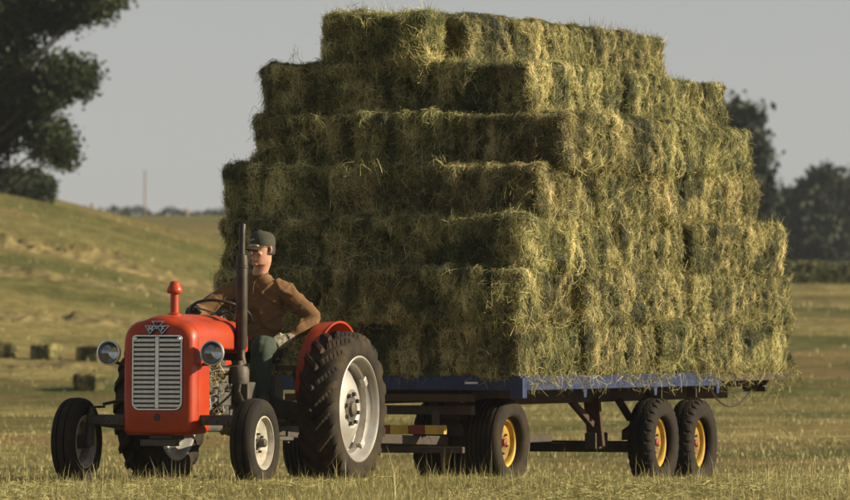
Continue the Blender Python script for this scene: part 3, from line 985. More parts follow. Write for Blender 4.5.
eo = em_o + em_n * .012
def eprism(poly, lift, depth):
    A = [eo + ea * p[0] + eb * p[1] + em_n * lift for p in poly]
    B = [p + em_n * depth for p in A]
    return MB().loft([A, B])
emb = eprism([(-.115, .012), (-.045, .012), (-.062, .046), (.062, .046), (.045, .012), (.115, .012), (.055, -.062), (0, -.012), (-.055, -.062)], -.012, .012).build('emblem', M['navy'], tr, smooth=0)
for (cx, cy, s) in ((-.055, -.012, .060), (.055, -.012, .060), (0, .030, .060)):
    o_, i_ = tri(cx, cy, s), tri(cx, cy, s * .80)
    mb = MB()
    for k in range(3):
        j = (k + 1) % 3
        quad = [o_[k], o_[j], i_[j], i_[k]]
        mb2 = eprism(quad, .0005, .004); mb.add(mb2.v, mb2.f)
    mb.build('emblem_border', M['chrome'], emb, smooth=0)
for ch, cx, cy in (('M', -.055, -.012), ('F', .055, -.012)):
    cu = bpy.data.curves.new('letter', 'FONT'); cu.body = ch; cu.size = .062; cu.align_x = 'CENTER'; cu.align_y = 'CENTER'; cu.extrude = .002; cu.offset = .0012
    to = bpy.data.objects.new('letter_tmp', cu); COL.objects.link(to)
    me = bpy.data.meshes.new_from_object(to.evaluated_get(bpy.context.evaluated_depsgraph_get()))
    bpy.data.objects.remove(to)
    lo = bpy.data.objects.new('letter', me); COL.objects.link(lo); me.materials.clear(); me.materials.append(M['white'])
    lo.parent = emb
    p = eo + ea * cx + eb * cy + em_n * .0055
    mw = Matrix((ea, eb, em_n)).transposed().to_4x4(); mw.translation = p
    lo.matrix_local = mw

# air pre-cleaner
pc = MB().lathe([(.0, 1.395), (.062, 1.395), (.062, 1.415), (.037, 1.425), (.035, 1.60), (0, 1.60)], (1.70, .02, .045), (0, 0, 1), 24).build('air_stack', M['red'], tr, smooth=40)
MB().lathe([(.0, 1.585), (.058, 1.588), (.067, 1.600), (.066, 1.622), (.056, 1.645), (.046, 1.660), (.040, 1.682), (.026, 1.692), (0, 1.695)], (1.70, .02, .045), (0, 0, 1), 28).build('air_stack_cap', M['red'], tr, smooth=40)

# headlights on brackets
for s in (-1, 1):
    hl = MB().lathe([(.0, -.13), (.03, -.125), (.065, -.09), (.092, -.035), (.100, .0), (.106, .006), (.106, .024), (.094, .028), (.09, .014), (.085, -.03), (.05, -.075), (0, -.08)], n=36, ax=(1, 0, 0)).build('headlight', M['black'], tr, smooth=40, loc=(1.93, s * .478, 1.125))
    MB().lathe([(0, -.078), (.045, -.072), (.078, -.03), (.089, .008), (.087, .009), (.074, -.026), (.04, -.066), (0, -.07)], n=36, ax=(1, 0, 0)).build('reflector', M['reflector'], hl, smooth=40)
    MB().lathe([(.0, .030), (.05, .026), (.088, .013), (.090, .010), (.05, .021), (0, .025)], n=36, ax=(1, 0, 0)).build('lens', M['glass'], hl, smooth=40)
    MB().lathe([(.088, .014), (.096, .030), (.107, .026), (.108, .004), (.104, .002)], n=36, ax=(1, 0, 0)).build('bezel', M['chrome'], hl, smooth=40)
    MB().tube([(1.80, s * .30, 1.03), (1.84, s * .40, 1.03), (1.87, s * .47, 1.05)], .014, 8).build('headlight_bracket', M['iron'], tr)

# exhaust
ex = MB().tube([(1.06, .365, 1.16), (1.06, .365, 1.20), (1.06, .365, 1.935), (1.06, .365, 1.975), (1.06, .365, 1.98)], [.033, .051, .051, .045, .033], 22).build('muffler', M['exhaust'], tr, smooth=40)
MB().tube([(1.06, .365, 1.93), (1.06, .365, 2.15), (1.055, .365, 2.19), (1.035, .36, 2.235)], [.027, .027, .027, .028], 16).build('exhaust_pipe', M['exhaust'], ex)
MB().lathe([(.052, 0), (.056, .004), (.056, .026), (.052, .03)], (1.06, .365, 1.86), (0, 0, 1), 22).build('clamp_band', M['exhaust'], ex)
MB().tube([(1.06, .365, 1.17), (1.06, .365, 1.10), (1.07, .385, 1.05), (1.10, .34, 1.01), (1.16, .28, .985), (1.30, .23, .98)], [.034, .034, .036, .04, .042, .045], 14).build('exhaust_elbow', M['exhaust'], tr)

# engine
MB().box((1.28, 0, .80), (.86, .34, .40)).box((1.25, 0, 1.04), (.74, .30, .12)).build('engine_block', M['engine'], tr, smooth=0, bevel=.02)
MB().box((1.28, 0, .54), (.80, .26, .16)).build('oil_sump', M['engine'], tr, smooth=0, bevel=.03)
for k in range(3):
    MB().lathe([(0, 0), (.045, 0), (.05, .02), (.05, .12), (.058, .125), (.058, .145), (0, .145)], (1.50 - .13 * k, .235, .80 - .02 * k), (0, 0, 1), 18).build('fuel_filter', M['engine'], tr)
MB().box((1.20, .225, .74), (.26, .11, .12)).box((1.26, .23, .83), (.08, .08, .08)).build('injection_pump', M['engine'], tr, smooth=0, bevel=.012)
MB().lathe([(0, 0), (.085, 0), (.09, .015), (.09, .12), (.075, .15), (.04, .16), (.04, .20), (0, .20)], (1.10, .36, .87), (0, 0, 1), 24).build('oil_bath_cleaner', M['iron'], tr, smooth=40)
MB().tube([(1.60, .10, 1.06), (1.56, .20, 1.04), (1.5, .25, .98), (1.47, .25, .93)], .03, 12).build('radiator_hose', M['black'], tr)
MB().tube([(1.62, .12, .62), (1.56, .24, .60), (1.50, .26, .66), (1.48, .24, .74)], .028, 12).build('radiator_hose', M['black'], tr)
for k in range(4):
    MB().tube([(1.22 + .05 * k, .24, .88), (1.25 + .07 * k, .28, .96 + .01 * k), (1.18 + .12 * k, .22, 1.06), (1.1 + .15 * k, .17, 1.08)], .006, 6).build('fuel_line', M['iron'], tr)
MB().lathe([(0, 0), (.07, 0), (.075, .01), (.075, .20), (.05, .22), (0, .22)], (1.36, -.26, .78), (1, 0, 0), 20).build('generator', M['iron'], tr)
MB().lathe([(0, 0), (.09, 0), (.095, .01), (.08, .02), (.095, .03), (.09, .04), (0, .04)], (1.585, 0, .72), (1, 0, 0), 24).build('fan_pulley', M['iron'], tr)
for k in range(4):
    a = PI / 2 * k + .4
    MB().bar((1.63, 0, .88), (1.635, .2 * math.cos(a), .88 + .2 * math.sin(a)), .07, .006).build('fan_blade', M['iron'], tr, smooth=0)
for k in range(16):
    ex_, ez_ = 1.02 + random.random() * .56, .62 + random.random() * .38
    if k % 2:
        MB().box((ex_, .19, ez_), (random.uniform(.04, .12), random.uniform(.05, .12), random.uniform(.03, .08))).build('engine_fitting', M['engine' if k % 4 == 1 else 'iron'], tr, smooth=0, bevel=.006)
    else:
        MB().lathe([(0, .12), (.018, .12), (.022, .10), (.022, .06), (.034, .055), (.034, 0), (0, 0)], (ex_, .16, ez_), (random.uniform(-.3, .3), 1, random.uniform(-.4, .4)), 14).build('engine_fitting', M['iron' if k % 4 else 'chrome'], tr)
for k in range(5):
    z0 = .66 + .07 * k
    MB().tube([(1.58, .20, z0), (1.42, .27 + .01 * k, z0 + .05), (1.2, .26, z0 - .03 + .04 * (k % 2)), (1.0, .2, z0 + .02)], .009, 7).build('engine_pipe', M['iron'], tr)
pts = [(1.45 + random.uniform(-.25, .18), .25 + random.uniform(-.03, .06), .72 + random.uniform(-.15, .28)) for _ in range(20)]
sc_ = loose_stems('caught_hay', pts, (.03, .02, .04), 9, '', .05, .15, .004, 15, flat=1.2)
sc_.parent = tr; tag(sc_, kind='stuff')

# front axle
MB().bar((1.83, -.68, .56), (1.83, .68, .56), .075, .085).build('front_axle_beam', M['iron'], tr, smooth=0, bevel=.01)
for s in (-1, 1):
    MB().bar((1.845, s * .36, .545), (1.85, s * .70, .545), .09, .06).build('axle_extension', M['iron'], tr, smooth=0, bevel=.008)
    MB().tube([(1.83, s * .685, .66), (1.83, s * .70, .52), (1.83, s * .71, .34)], [.030, .036, .042], 14).build('steering_spindle', M['iron'], tr)
    MB().cyl((1.83, s * .70, .352), (1.83, s * .80, .352), .035).build('stub_axle', M['iron'], tr)
    MB().bar((1.83, s * .685, .665), (1.66, s * .655, .668), .045, .02).build('steering_arm', M['iron'], tr, smooth=0, bevel=.005)
    MB().tube([(1.66, s * .655, .69), (1.1, s * .36, .80), (.86, s * .27, .90)], .014, 8).build('drag_link', M['iron'], tr)
    MB().tube([(1.83, s * .6, .52), (1.3, s * .3, .45), (1.0, s * .16, .46)], .02, 8).build('radius_rod', M['iron'], tr)
    for q in range(3):
        MB().lathe([(0, .014), (.012, .014), (.014, 0), (0, 0)], (1.896, s * (.40 + .1 * q), .545), (1, 0, 0), 6).build('bolt', M['iron'], tr, smooth=0)
MB().box((1.80, 0, .50), (.26, .22, .22)).build('axle_support', M['iron'], tr, smooth=0, bevel=.015)
MB().box((1.94, 0, .365), (.06, .34, .055)).build('front_crossmember', M['iron'], tr, smooth=0, bevel=.006)

# transmission, rear axle, footplates, seat
MB().loft([[(.86, -.18, .46), (.86, .18, .46), (.86, .19, .90), (.86, -.19, .90)], [(.4, -.16, .46), (.4, .16, .46), (.4, .17, .86), (.4, -.17, .86)],
           [(.0, -.23, .42), (.0, .23, .42), (.0, .23, .96), (.0, -.23, .96)], [(-.28, -.20, .46), (-.28, .20, .46), (-.28, .20, .94), (-.28, -.20, .94)]]).build('transmission', M['engine'], tr, smooth=0, bevel=.025)
MB().lathe([(.0, -.84), (.07, -.84), (.075, -.6), (.12, -.3), (.16, -.22), (.16, .22), (.12, .3), (.075, .6), (.07, .84), (0, .84)], (0, 0, .625), (0, 1, 0), 24).build('rear_axle', M['engine'], tr)
for s in (-1, 1):
    MB().box((.44, s * .44, .56), (.46, .34, .02)).bar((.44, s * .2, .53), (.44, s * .58, .53), .05, .04).build('footplate', M['iron'], tr, smooth=0, bevel=.004)
    MB().tube([(.30, s * .24, .62), (.46, s * .36, .70), (.52, s * .36, .74)], .013, 8).box((.54, s * .36, .75), (.03, .09, .06)).build('pedal', M['iron'], tr)
MB().box((.74, .26, .80), (.18, .14, .18)).build('battery_box', M['iron'], tr, smooth=0, bevel=.012)
MB().tube([(-.16, 0, .95), (-.22, 0, 1.02), (-.18, 0, 1.06)], .03, 8).build('seat_spring', M['iron'], tr)
seat_r = []
for k in range(9):
    t = k / 8
    x = .12 - .42 * t
    w = .13 + .10 * math.sin(PI * min(1, .15 + t * .8))
    zz = 1.075 + (.0 if t < .6 else (t - .6) ** 2 * .9)
    seat_r.append([(x, w * math.cos(a), zz + .03 * (abs(math.cos(a)) ** 2) + (.012 if math.sin(a) > 0 else -.012)) for a in [2 * PI * i / 20 for i in range(20)]])
MB().loft(seat_r).build('seat', M['black'], tr, smooth=60)

# steering
sa = Vector((-.42, 0, .91)).normalized()
sc0 = Vector((.68, .01, 1.485))
MB().tube([sc0 - sa * .02, sc0 + Vector((.22, 0, -.33)), (.92, 0, .98)], [.022, .024, .03], 12).build('steering_column', M['black'], tr)
d_, a_, b_ = frame_of(sa)
rim_pts = []
mbw = MB()
nn_ = 48
prof = [(.258 + .013 * math.cos(2 * PI * i / 10), .013 * math.sin(2 * PI * i / 10)) for i in range(10)]
sw = mbw.lathe(prof, sc0, sa, nn_, closed=True).build('steering_wheel', M['black'], tr, smooth=60)
for k in range(3):
    a = 2 * PI * k / 3 + .5
    MB().tube([sc0 - sa * .012, sc0 + (a_ * math.cos(a) + b_ * math.sin(a)) * .255], .008, 8).build('spoke', M['iron'], sw)
MB().lathe([(0, .018), (.03, .016), (.04, 0), (.03, -.03), (0, -.03)], sc0, sa, 20).build('boss', M['black'], sw)
MB().tube([(.85, .16, 1.25), (.66, .20, 1.38), (.62, .205, 1.40)], .007, 6).tube([(.62, .205, 1.40), (.60, .207, 1.412)], .016, 8).build('throttle_lever', M['iron'], tr)
MB().tube([(.38, .0, .86), (.42, .03, 1.06), (.40, .05, 1.16)], .009, 8).tube([(.40, .05, 1.16), (.395, .055, 1.19)], .02, 10).build('gear_lever', M['iron'], tr)

# mudguards: dished inner plate with a flange arching over the tyre
for s in (-1, 1):
    rings_o, n_a = [], 40
    a0, a1 = R(-6), R(158)
    yi = s * .545
    mb = MB()
    rings = []
    for k in range(n_a + 1):
        a = a0 + (a1 - a0) * k / n_a
        c, sn = math.cos(a), math.sin(a)
        Ro = .625
        wid = .03 + .115 * math.sin(PI * min(1, (k / n_a) * .8 + .1)) ** .5
        sec = [(.30, 0), (.50, .0), (Ro - .035, .0), (Ro - .008, .008), (Ro, .028), (Ro + .004, .03 + wid * .6), (Ro + .002, .03 + wid), (Ro + .010, .032 + wid), (Ro + .010, .040 + wid), (Ro - .008, .038 + wid), (Ro - .008, .03 + wid * .6), (Ro - .012, .034), (Ro - .03, .008), (.50, .006), (.30, .006)]
        rings.append([(r * c - .30, yi + s * w, .80 + r * sn) for (r, w) in sec])
    mb.loft(rings).build('mudguard', M['red'], tr, smooth=45)
    MB().box((-.10, s * .53, .78), (.16, .03, .30)).build('mudguard_bracket', M['iron'], tr, smooth=0, bevel=.005)

# hitch and linkage
MB().bar((-.2, 0, .40), (-.88, 0, .40), .09, .035).build('drawbar', M['iron'], tr, smooth=0, bevel=.006)
for s in (-1, 1):
    MB().bar((-.12, s * .22, .50), (-.82, s * .34, .46), .02, .055).build('lift_arm', M['iron'], tr, smooth=0, bevel=.005)
    MB().tube([(-.5, s * .28, .49), (-.38, s * .25, 1.0)], .014, 8).build('lift_rod', M['iron'], tr)
    MB().bar((-.1, s * .2, 1.02), (-.42, s * .25, 1.02), .03, .05).build('rocker_arm', M['iron'], tr, smooth=0, bevel=.005)
MB().lathe([(0, 0), (.018, 0), (.018, .14), (.03, .145), (.03, .16), (0, .16)], (-.84, 0, .36), (0, 0, 1), 12).build('hitch_pin', M['iron'], tr)


# ------------------------------------------------------------------ wagon
wg = empty('hay_wagon', WO, (0, 0, WROT))
tag(wg, 'long flat hay wagon with blue bed and yellow wheels carrying the stacked bales', 'wagon')


def wagon_wheel(kind, x, y, Ro, yaw=0):
    fl = y < 0
    wp_ = WM @ Vector((x, y, 0))
    z = gz(wp_.x, wp_.y) + Ro - .012
    rim = Ro * .56
    W = .36 if kind == 'rib' else .26
    fy = .040 if kind == 'block' else .085
    w = MB().lathe([(0, fy - .045), (.08, fy - .045), (.10, fy - .035), (rim * .62, fy - .030), (rim * .74, fy - .030), (rim * .78, fy - .05), (rim * .96, fy - .06), (rim * .96, fy - .07), (rim * .74, fy - .065), (rim * .6, fy - .05), (0, fy - .06)], n=40) \
        .build('wheel', M['yellow_shaded_dirty'], wg, smooth=30, loc=(x, y, z), rot=(0, 0, (PI if fl else 0) + yaw))
    pt = pat_rib((-.66, -.40, -.13, .13, .40, .66), .022) if kind == 'rib' else pat_block()
    tyre_mesh('tyre', Ro, W, rim * .98, pt, 160 if kind == 'rib' else 260, M['rubber_dusty'] if kind == 'rib' else M['rubber'], w, 32, .55)
    MB().lathe([(rim * 1.04, fy - .012), (rim * 1.05, fy + .004), (rim * 1.0, fy + .010), (rim * .90, fy + .004), (rim * .86, fy - .012), (rim * .87, fy - .055), (rim * .90, -fy), (rim * 1.0, -fy - .010), (rim * 1.05, -fy - .004), (rim * 1.03, -fy + .012), (rim * .95, -fy * .5), (rim * .95, fy * .5)], n=48, closed=True).build('rim', M['yellow'], w, smooth=40)
    MB().lathe([(0, fy + .015), (.02, fy + .015), (.034, fy + .005), (.038, fy - .03), (.06, fy - .035), (0, fy - .05)], n=20).build('hub', M['darkred'], w, smooth=40)
    bolt_ring(w, M['iron'], 6, .105, fy - .036, .012, .022)
    return w, z


FY = R(-3)
wf, zf = wagon_wheel('rib', -.55, .92, .415, FY)
wagon_wheel('rib', -.55, -.92, .415, FY)
for t in (4.18, 5.32):
    wr, zr = wagon_wheel('block', -t, 1.14, .445)
    wagon_wheel('block', -t, -1.16, .445)

for k in range(20):
    y = -1.36 + 2.72 * (k + .5) / 20
    MB().box((-3.88, y, .838), (7.66, 2.72 / 20 - .008, .04)).build('deck_plank', M['wood'], wg, smooth=0)
MB().box((.02, 0, .797), (.06, 2.80, .136)).build('front_board', M['blue'], wg, smooth=0, bevel=.006)
for s in (-1, 1):
    MB().box((-2.72, s * 1.385, .797), (5.40, .05, .134)).build('side_rail', M['blue'], wg, smooth=0, bevel=.006)
    MB().box((.005, s * 1.36, .752), (.11, .13, .19)).build('corner_post', M['blue'], wg, smooth=0, bevel=.008)
    for t in (1.62, 3.55, 5.36):
        MB().prism([(-.05, 0), (.05, 0), (.03, -.085), (-.03, -.085)], (-t, s * 1.40, .735), (1, 0, 0), (0, 0, 1), .03).build('stake_bracket', M['blue'], wg, smooth=0, bevel=.004)
    MB().box((-6.55, s * 1.375, .80), (2.22, .045, .055)).build('rear_edge_rail', M['darkframe'], wg, smooth=0, bevel=.004)
    MB().box((-3.9, s * .72, .655), (7.1, .09, .15)).build('chassis_rail', M['rust'], wg, smooth=0, bevel=.008)
for k, t in enumerate((.18, 1.2, 2.2, 3.2, 4.2, 5.2, 6.2, 7.1)):
    MB().box((-t, 0, .772), (.07, 2.66, .075)).build('cross_bearer', M['darkframe'], wg, smooth=0, bevel=.004)
MB().bar((.07, .85, .80), (.07, .98, .80), .012, .02).build('latch_plate', M['chrome'], wg, smooth=0)

# front steering bogie with drawbar
MB().lathe([(.33, .0), (.40, .0), (.40, .05), (.33, .05)], (-.55, 0, .525), (0, 0, 1), 40, closed=True).build('turntable', M['darkframe'], wg, smooth=30)
MB().box((-.55, 0, zf), (.11, 1.66, .11)).build('front_axle', M['darkframe'], wg, smooth=0, bevel=.01)
for s in (-1, 1):
    MB().box((-.55, s * .42, zf + .11), (.5, .09, .13)).build('spring_seat', M['darkframe'], wg, smooth=0, bevel=.01)
    MB().bar((-.2, s * .55, zf + .02), (.95, s * .1 - .02, zf + .06), .07, .085).build('drawbar_arm', M['darkframe'], wg, smooth=0, bevel=.008)
    MB().bar((-.55, s * .62, .36), (-.12, s * .72, .60), .06, .05).build('bogie_strut', M['rust'], wg, smooth=0, bevel=.006)
    MB().bar((-.95, s * .62, .36), (-1.25, s * .72, .60), .06, .05).build('bogie_strut', M['rust'], wg, smooth=0, bevel=.006)
MB().box((-.08, 0, .545), (.10, 1.75, .085)).build('bogie_crossbeam', M['darkframe'], wg, smooth=0, bevel=.008)
MB().box((.10, 0, .66), (.08, 1.9, .07)).build('headstock', M['rust'], wg, smooth=0, bevel=.008)
MB().bar((.95, -.02, zf + .06), (2.78, -.12, .425), .10, .10).build('drawbar', M['darkframe'], wg, smooth=0, bevel=.01)
MB().lathe([(.035, 0), (.075, 0), (.08, .015), (.075, .03), (.035, .03)], (2.84, -.125, .44), (0, 0, 1), 20, closed=True).build('towing_eye', M['iron'], wg)
for (y0, y1, m_) in ((-.60, -.06, 'yellow'), (-.055, .15, 'darkred'), (.155, .34, 'yellow'), (.345, .50, 'darkred'), (.505, .70, 'yellow')):
    MB().box((.18, (y0 + y1) / 2, .365), (.07, y1 - y0, .085)).build('striped_crossbar', M[m_], wg, smooth=0, bevel=.006)
for s in (-1, 1):
    MB().box((.08, s * .56, .45), (.06, .06, .2)).build('crossbar_bracket', M['darkframe'], wg, smooth=0, bevel=.004)
# reach poles between the bogies, at two heights as in the frame
MB().box((-1.65, .45, .235), (2.9, .07, .075)).build('reach_pole', M['darkframe'], wg, smooth=0, bevel=.008)
MB().box((.22, .2, .18), (.06, 1.4, .06)).build('lower_crossbar', M['darkframe'], wg, smooth=0, bevel=.006)
# tandem bogie
for s in (-1, 1):
    MB().loft([[(-3.95, s * .93 + d, .20), (-5.5, s * .93 + d, .20), (-5.5, s * .93 + d, .30), (-4.95, s * .93 + d, .44), (-4.55, s * .93 + d, .44), (-3.95, s * .93 + d, .30)] for d in (-.04, .04)]).build('rocker_beam', M['darkframe'], wg, smooth=0, bevel=.006)
    MB().bar((-3.52, s * .74, .62), (-3.55, s * .78, .14), .16, .07).build('bogie_leg', M['rust'], wg, smooth=0, bevel=.008)
    MB().bar((-2.95, s * .74, .60), (-3.46, s * .76, .36), .06, .06).build('bogie_brace', M['rust'], wg, smooth=0, bevel=.006)
    MB().box((-3.64, s * .74, .20), (.34, .12, .16)).build('bogie_foot', M['darkframe'], wg, smooth=0, bevel=.01)
    MB().bar((-4.1, s * .8, .60), (-4.18, s * .9, .40), .09, .06).build('hanger_bracket', M['rust'], wg, smooth=0, bevel=.006)
    MB().bar((-5.05, s * .8, .66), (-5.0, s * .93, .42), .09, .06).build('hanger_bracket', M['rust'], wg, smooth=0, bevel=.006)
    for t in (3.86, 4.86):
        MB().box((-t, s * 1.30, .675), (.03, .10, .12)).build('rail_gusset', M['rust'], wg, smooth=0, bevel=.004)
for t in (4.18, 5.32):
    MB().box((-t, 0, zr - .03), (.09, 2.1, .09)).build('rear_axle', M['darkframe'], wg, smooth=0, bevel=.008)
# tail
MB().box((-7.28, 1.12, .745), (.06, .26, .19)).build('tail_lamp_box', M['black'], wg, smooth=0, bevel=.012)
MB().box((-7.28, -1.12, .745), (.06, .26, .19)).build('tail_lamp_box', M['black'], wg, smooth=0, bevel=.012)
MB().box((-6.1, 1.18, .745), (1.0, .05, .075)).build('tail_bearer', M['darkframe'], wg, smooth=0, bevel=.006)
cab = [(-5.4 - 1.75 * k / 14, 1.30 - .16 * k / 14, .70 - .20 * math.sin(PI * k / 14) ** .8 + .01 * k / 14) for k in range(15)]
MB().tube(cab, .009, 6).build('hanging_cable', M['black'], wg)
cab = [(-5.4 - 1.75 * k / 14, 1.27 - .14 * k / 14, .715 - .05 * math.sin(PI * k / 14) - .02 * k / 14) for k in range(15)]
MB().tube(cab, .006, 6).build('hanging_cable', M['black'], wg)


# ------------------------------------------------------------------ driver (tractor frame)
def limb(mb, pts, rad, n=14, sub=4):
    P = [Vector(p) for p in pts]; Q, RR = [], []
    for k in range(len(P) - 1):
        a, b_, c, d = P[max(k - 1, 0)], P[k], P[k + 1], P[min(k + 2, len(P) - 1)]
        for q in range(sub):
            t = q / sub
            Q.append(.5 * ((2 * b_) + (c - a) * t + (2 * a - 5 * b_ + 4 * c - d) * t * t + (3 * b_ - a - 3 * c + d) * t ** 3))
            RR.append(rad[k] + (rad[k + 1] - rad[k]) * t)
    mb.tube(Q + [P[-1]], RR + [rad[-1]], n, round_ends=True)


def ell_ring(c, ax, ay, fwd, left, n=22, p=2.3):
    out = []
    for i in range(n):
        t = 2 * PI * i / n
        cc, ss = math.cos(t), math.sin(t)
        out.append(Vector(c) + fwd * (ax * math.copysign(abs(cc) ** (2 / p), cc)) + left * (ay * math.copysign(abs(ss) ** (2 / p), ss)))
    return out


fw, lf_ = Vector((1, 0, 0)), Vector((0, 1, 0))
J = dict(pel=Vector((-.14, .03, 1.185)), waist=Vector((-.15, .03, 1.36)), chest=Vector((-.12, .03, 1.60)), neck=Vector((-.072, .052, 1.838)),
         head=Vector((-.04, .080, 2.055)),
         ls=Vector((-.11, .255, 1.705)), le=Vector((-.19, .51, 1.455)), lw=Vector((.01, .375, 1.285)), lh=Vector((.085, .315, 1.248)),
         rs=Vector((-.08, -.185, 1.705)), re=Vector((.20, -.40, 1.50)), rw=Vector((.555, -.335, 1.495)), rh=Vector((.635, -.285, 1.505)),
         lk=Vector((.34, .25, 1.185)), la=Vector((.40, .27, .70)), rk=Vector((.34, -.22, 1.185)), ra=Vector((.40, -.26, .70)),
         lhip=Vector((-.12, .125, 1.185)), rhip=Vector((-.12, -.065, 1.185)))


def torso(mb, g=0.0, top=True):
    mb.loft([ell_ring((-.14, .03, 1.10), .11 + g, .15 + g, fw, lf_), ell_ring((-.14, .03, 1.18), .125 + g, .185 + g, fw, lf_), ell_ring((-.15, .03, 1.30), .12 + g, .175 + g, fw, lf_),
             ell_ring((-.145, .03, 1.42), .122 + g, .178 + g, fw, lf_), ell_ring((-.125, .03, 1.56), .128 + g, .200 + g, fw, lf_),
             ell_ring((-.11, .035, 1.68), .118 + g, .212 + g, fw, lf_), ell_ring((-.10, .035, 1.745), .098 + g, .175 + g, fw, lf_), ell_ring((-.09, .035, 1.80), .078 + g, .118 + g, fw, lf_), ell_ring((-.074, .04, 1.838), .054 + g, .068 + g, fw, lf_)])


def hand(mb, wrist, palm, curl, side_dir, back, thumb_dir, g=0.0, k_=1.0):
    """palm block and five fingers that bend towards 'curl'"""
    d = (palm - wrist).normalized()
    s = (side_dir - d * side_dir.dot(d)).normalized()
    c0 = wrist + d * .01
    e0 = palm + d * .035 * k_
    mb.loft([[p for p in _flat(c0, s, back, .030 * k_ + g, .020 * k_ + g)], [p for p in _flat((c0 + e0) / 2, s, back, .043 * k_ + g, .020 * k_ + g)], [p for p in _flat(e0, s, back, .042 * k_ + g, .016 * k_ + g)]])
    for k, (off, ln) in enumerate(((-.032, .062), (-.011, .072), (.011, .068), (.032, .052))):
        off, ln = off * k_, ln * k_
        b0 = e0 + s * off - d * .01
        p1 = b0 + d * ln * .45 + curl * ln * .18
        p2 = p1 + (d * .45 + curl * .9).normalized() * ln * .40
        p3 = p2 + (curl * 1.0 - d * .35).normalized() * ln * .34
        mb.tube([b0, p1, p2, p3], [.0095 + g, .0095 + g, .0088 + g, .0075 + g], 10, round_ends=True)
    tb = c0 + (e0 - c0) * .35 + s * -.036
    mb.tube([tb, tb + (thumb_dir * .8 + d * .6).normalized() * .034, tb + (thumb_dir * .8 + d * .6).normalized() * .034 + (d * .7 + curl * .6).normalized() * .032], [.012 + g, .0105 + g, .0085 + g], 10, round_ends=True)


def _flat(c, s, back, w, h, n=14):
    return [c + s * (w * math.cos(t)) + back * (h * math.sin(t)) for t in [2 * PI * i / n for i in range(n)]]


# head, turned to his right
HY = R(-27)
hf = Vector((math.cos(HY), math.sin(HY), -.06)).normalized()
hl_ = Vector((-math.sin(HY), math.cos(HY), 0))
hu = hf.cross(hl_)
HC = J['head']


HS = 1.13


def H(x, y, z): return HC + (hf * x + hl_ * y + hu * z) * HS


def head_mesh(mb):
    rings = []
    for (z, fx, bx, wy) in ((-.125, .070, -.01, .030), (-.115, .085, -.02, .048), (-.09, .090, -.045, .058), (-.06, .091, -.075, .066), (-.03, .090, -.092, .071), (0, .088, -.100, .075), (.03, .092, -.103, .077), (.06, .090, -.100, .076), (.09, .075, -.085, .066), (.112, .045, -.055, .045), (.12, .02, -.03, .02)):
        n = 26
        rg = []
        for i in range(n):
            t = 2 * PI * i / n
            cx = math.cos(t)
            ex_ = fx if cx > 0 else -bx
            rg.append(H(ex_ * math.copysign(abs(cx) ** .85, cx), wy * math.sin(t), z))
        rings.append(rg)
    mb.loft(rings)
    mb.loft([[H(.080, y * .6, z) for (y, z) in ((-.010, .032), (.010, .032), (.010, .028), (-.010, .028))],
             [H(.104, y, z) for (y, z) in ((-.011, -.008), (.011, -.008), (.012, -.02), (-.012, -.02))],
             [H(.116, y, z) for (y, z) in ((-.010, -.020), (.010, -.020), (.014, -.034), (-.014, -.034))],
             [H(.086, y, z) for (y, z) in ((-.016, -.034), (.016, -.034), (.016, -.042), (-.016, -.042))]])
    mb.tube([H(.088, -.024, -.068), H(.098, 0, -.066), H(.088, .024, -.068)], [.006, .009, .006], 8, True)
    mb.tube([H(.086, -.022, -.078), H(.096, 0, -.080), H(.086, .022, -.078)], [.006, .010, .006], 8, True)
    mb.tube([H(.080, -.018, -.112), H(.090, 0, -.110), H(.080, .018, -.112)], [.012, .017, .012], 10, True)
    mb.tube([H(.082, -.05, .030), H(.095, -.02, .034), H(.095, .02, .034), H(.082, .05, .030)], [.010, .011, .011, .010], 8, True)
    for s in (-1, 1):
        mb.tube([H(.062, s * .050, -.03), H(.072, s * .042, -.024), H(.078, s * .03, -.02)], [.018, .018, .012], 10, True)
        mb.tube([H(-.008, s * .076, .024), H(-.016, s * .088, .022), H(-.020, s * .090, -.002), H(-.012, s * .084, -.026), H(-.004, s * .076, -.034)], [.008, .011, .012, .010, .007], 8, True)


body = MB()
torso(body, -.012)
head_mesh(body)
limb(body, [J['neck'] - Vector((.02, 0, .06)), J['neck'] + Vector((0, 0, .02)), H(-.02, 0, -.08), H(-.01, 0, -.03)], [.072, .068, .066, .066])
for s, h_, k_, a_2 in (('l', 'lhip', 'lk', 'la'), ('r', 'rhip', 'rk', 'ra')):
    limb(body, [J[h_], (J[h_] + J[k_]) / 2, J[k_], J[k_] * .55 + J[a_2] * .45, J[a_2]], [.085, .075, .055, .052, .036])
    limb(body, [J[a_2], J[a_2] + Vector((.02, 0, -.06)), J[a_2] + Vector((.16, 0, -.09))], [.04, .04, .03])
limb(body, [J['chest'] + Vector((.01, .10, .10)), J['ls'], J['le'], J['lw']], [.06, .058, .040, .027])
limb(body, [J['chest'] + Vector((.01, -.10, .10)), J['rs'], J['re'], J['rw']], [.06, .058, .040, .027])
L_hand = (J['lw'], J['lh'], Vector((-.15, -.75, -.6)).normalized(), Vector((.35, .3, -1)).normalized(), Vector((.85, .45, .35)).normalized(), Vector((.3, -.2, .9)).normalized())
R_hand = (J['rw'], J['rh'], Vector((.25, .75, -.35)).normalized(), Vector((0, .15, 1)).normalized() * -1, Vector((.3, -1, .2)).normalized(), Vector((.1, .55, .7)).normalized())
hand(body, *L_hand)
hand(body, *R_hand)
person = remeshed(body, 'person', M['skin'], .0065, 4)
person.matrix_world = TM
tag(person, 'person in brown long sleeved shirt, green trousers and olive cap driving the tractor', 'person')


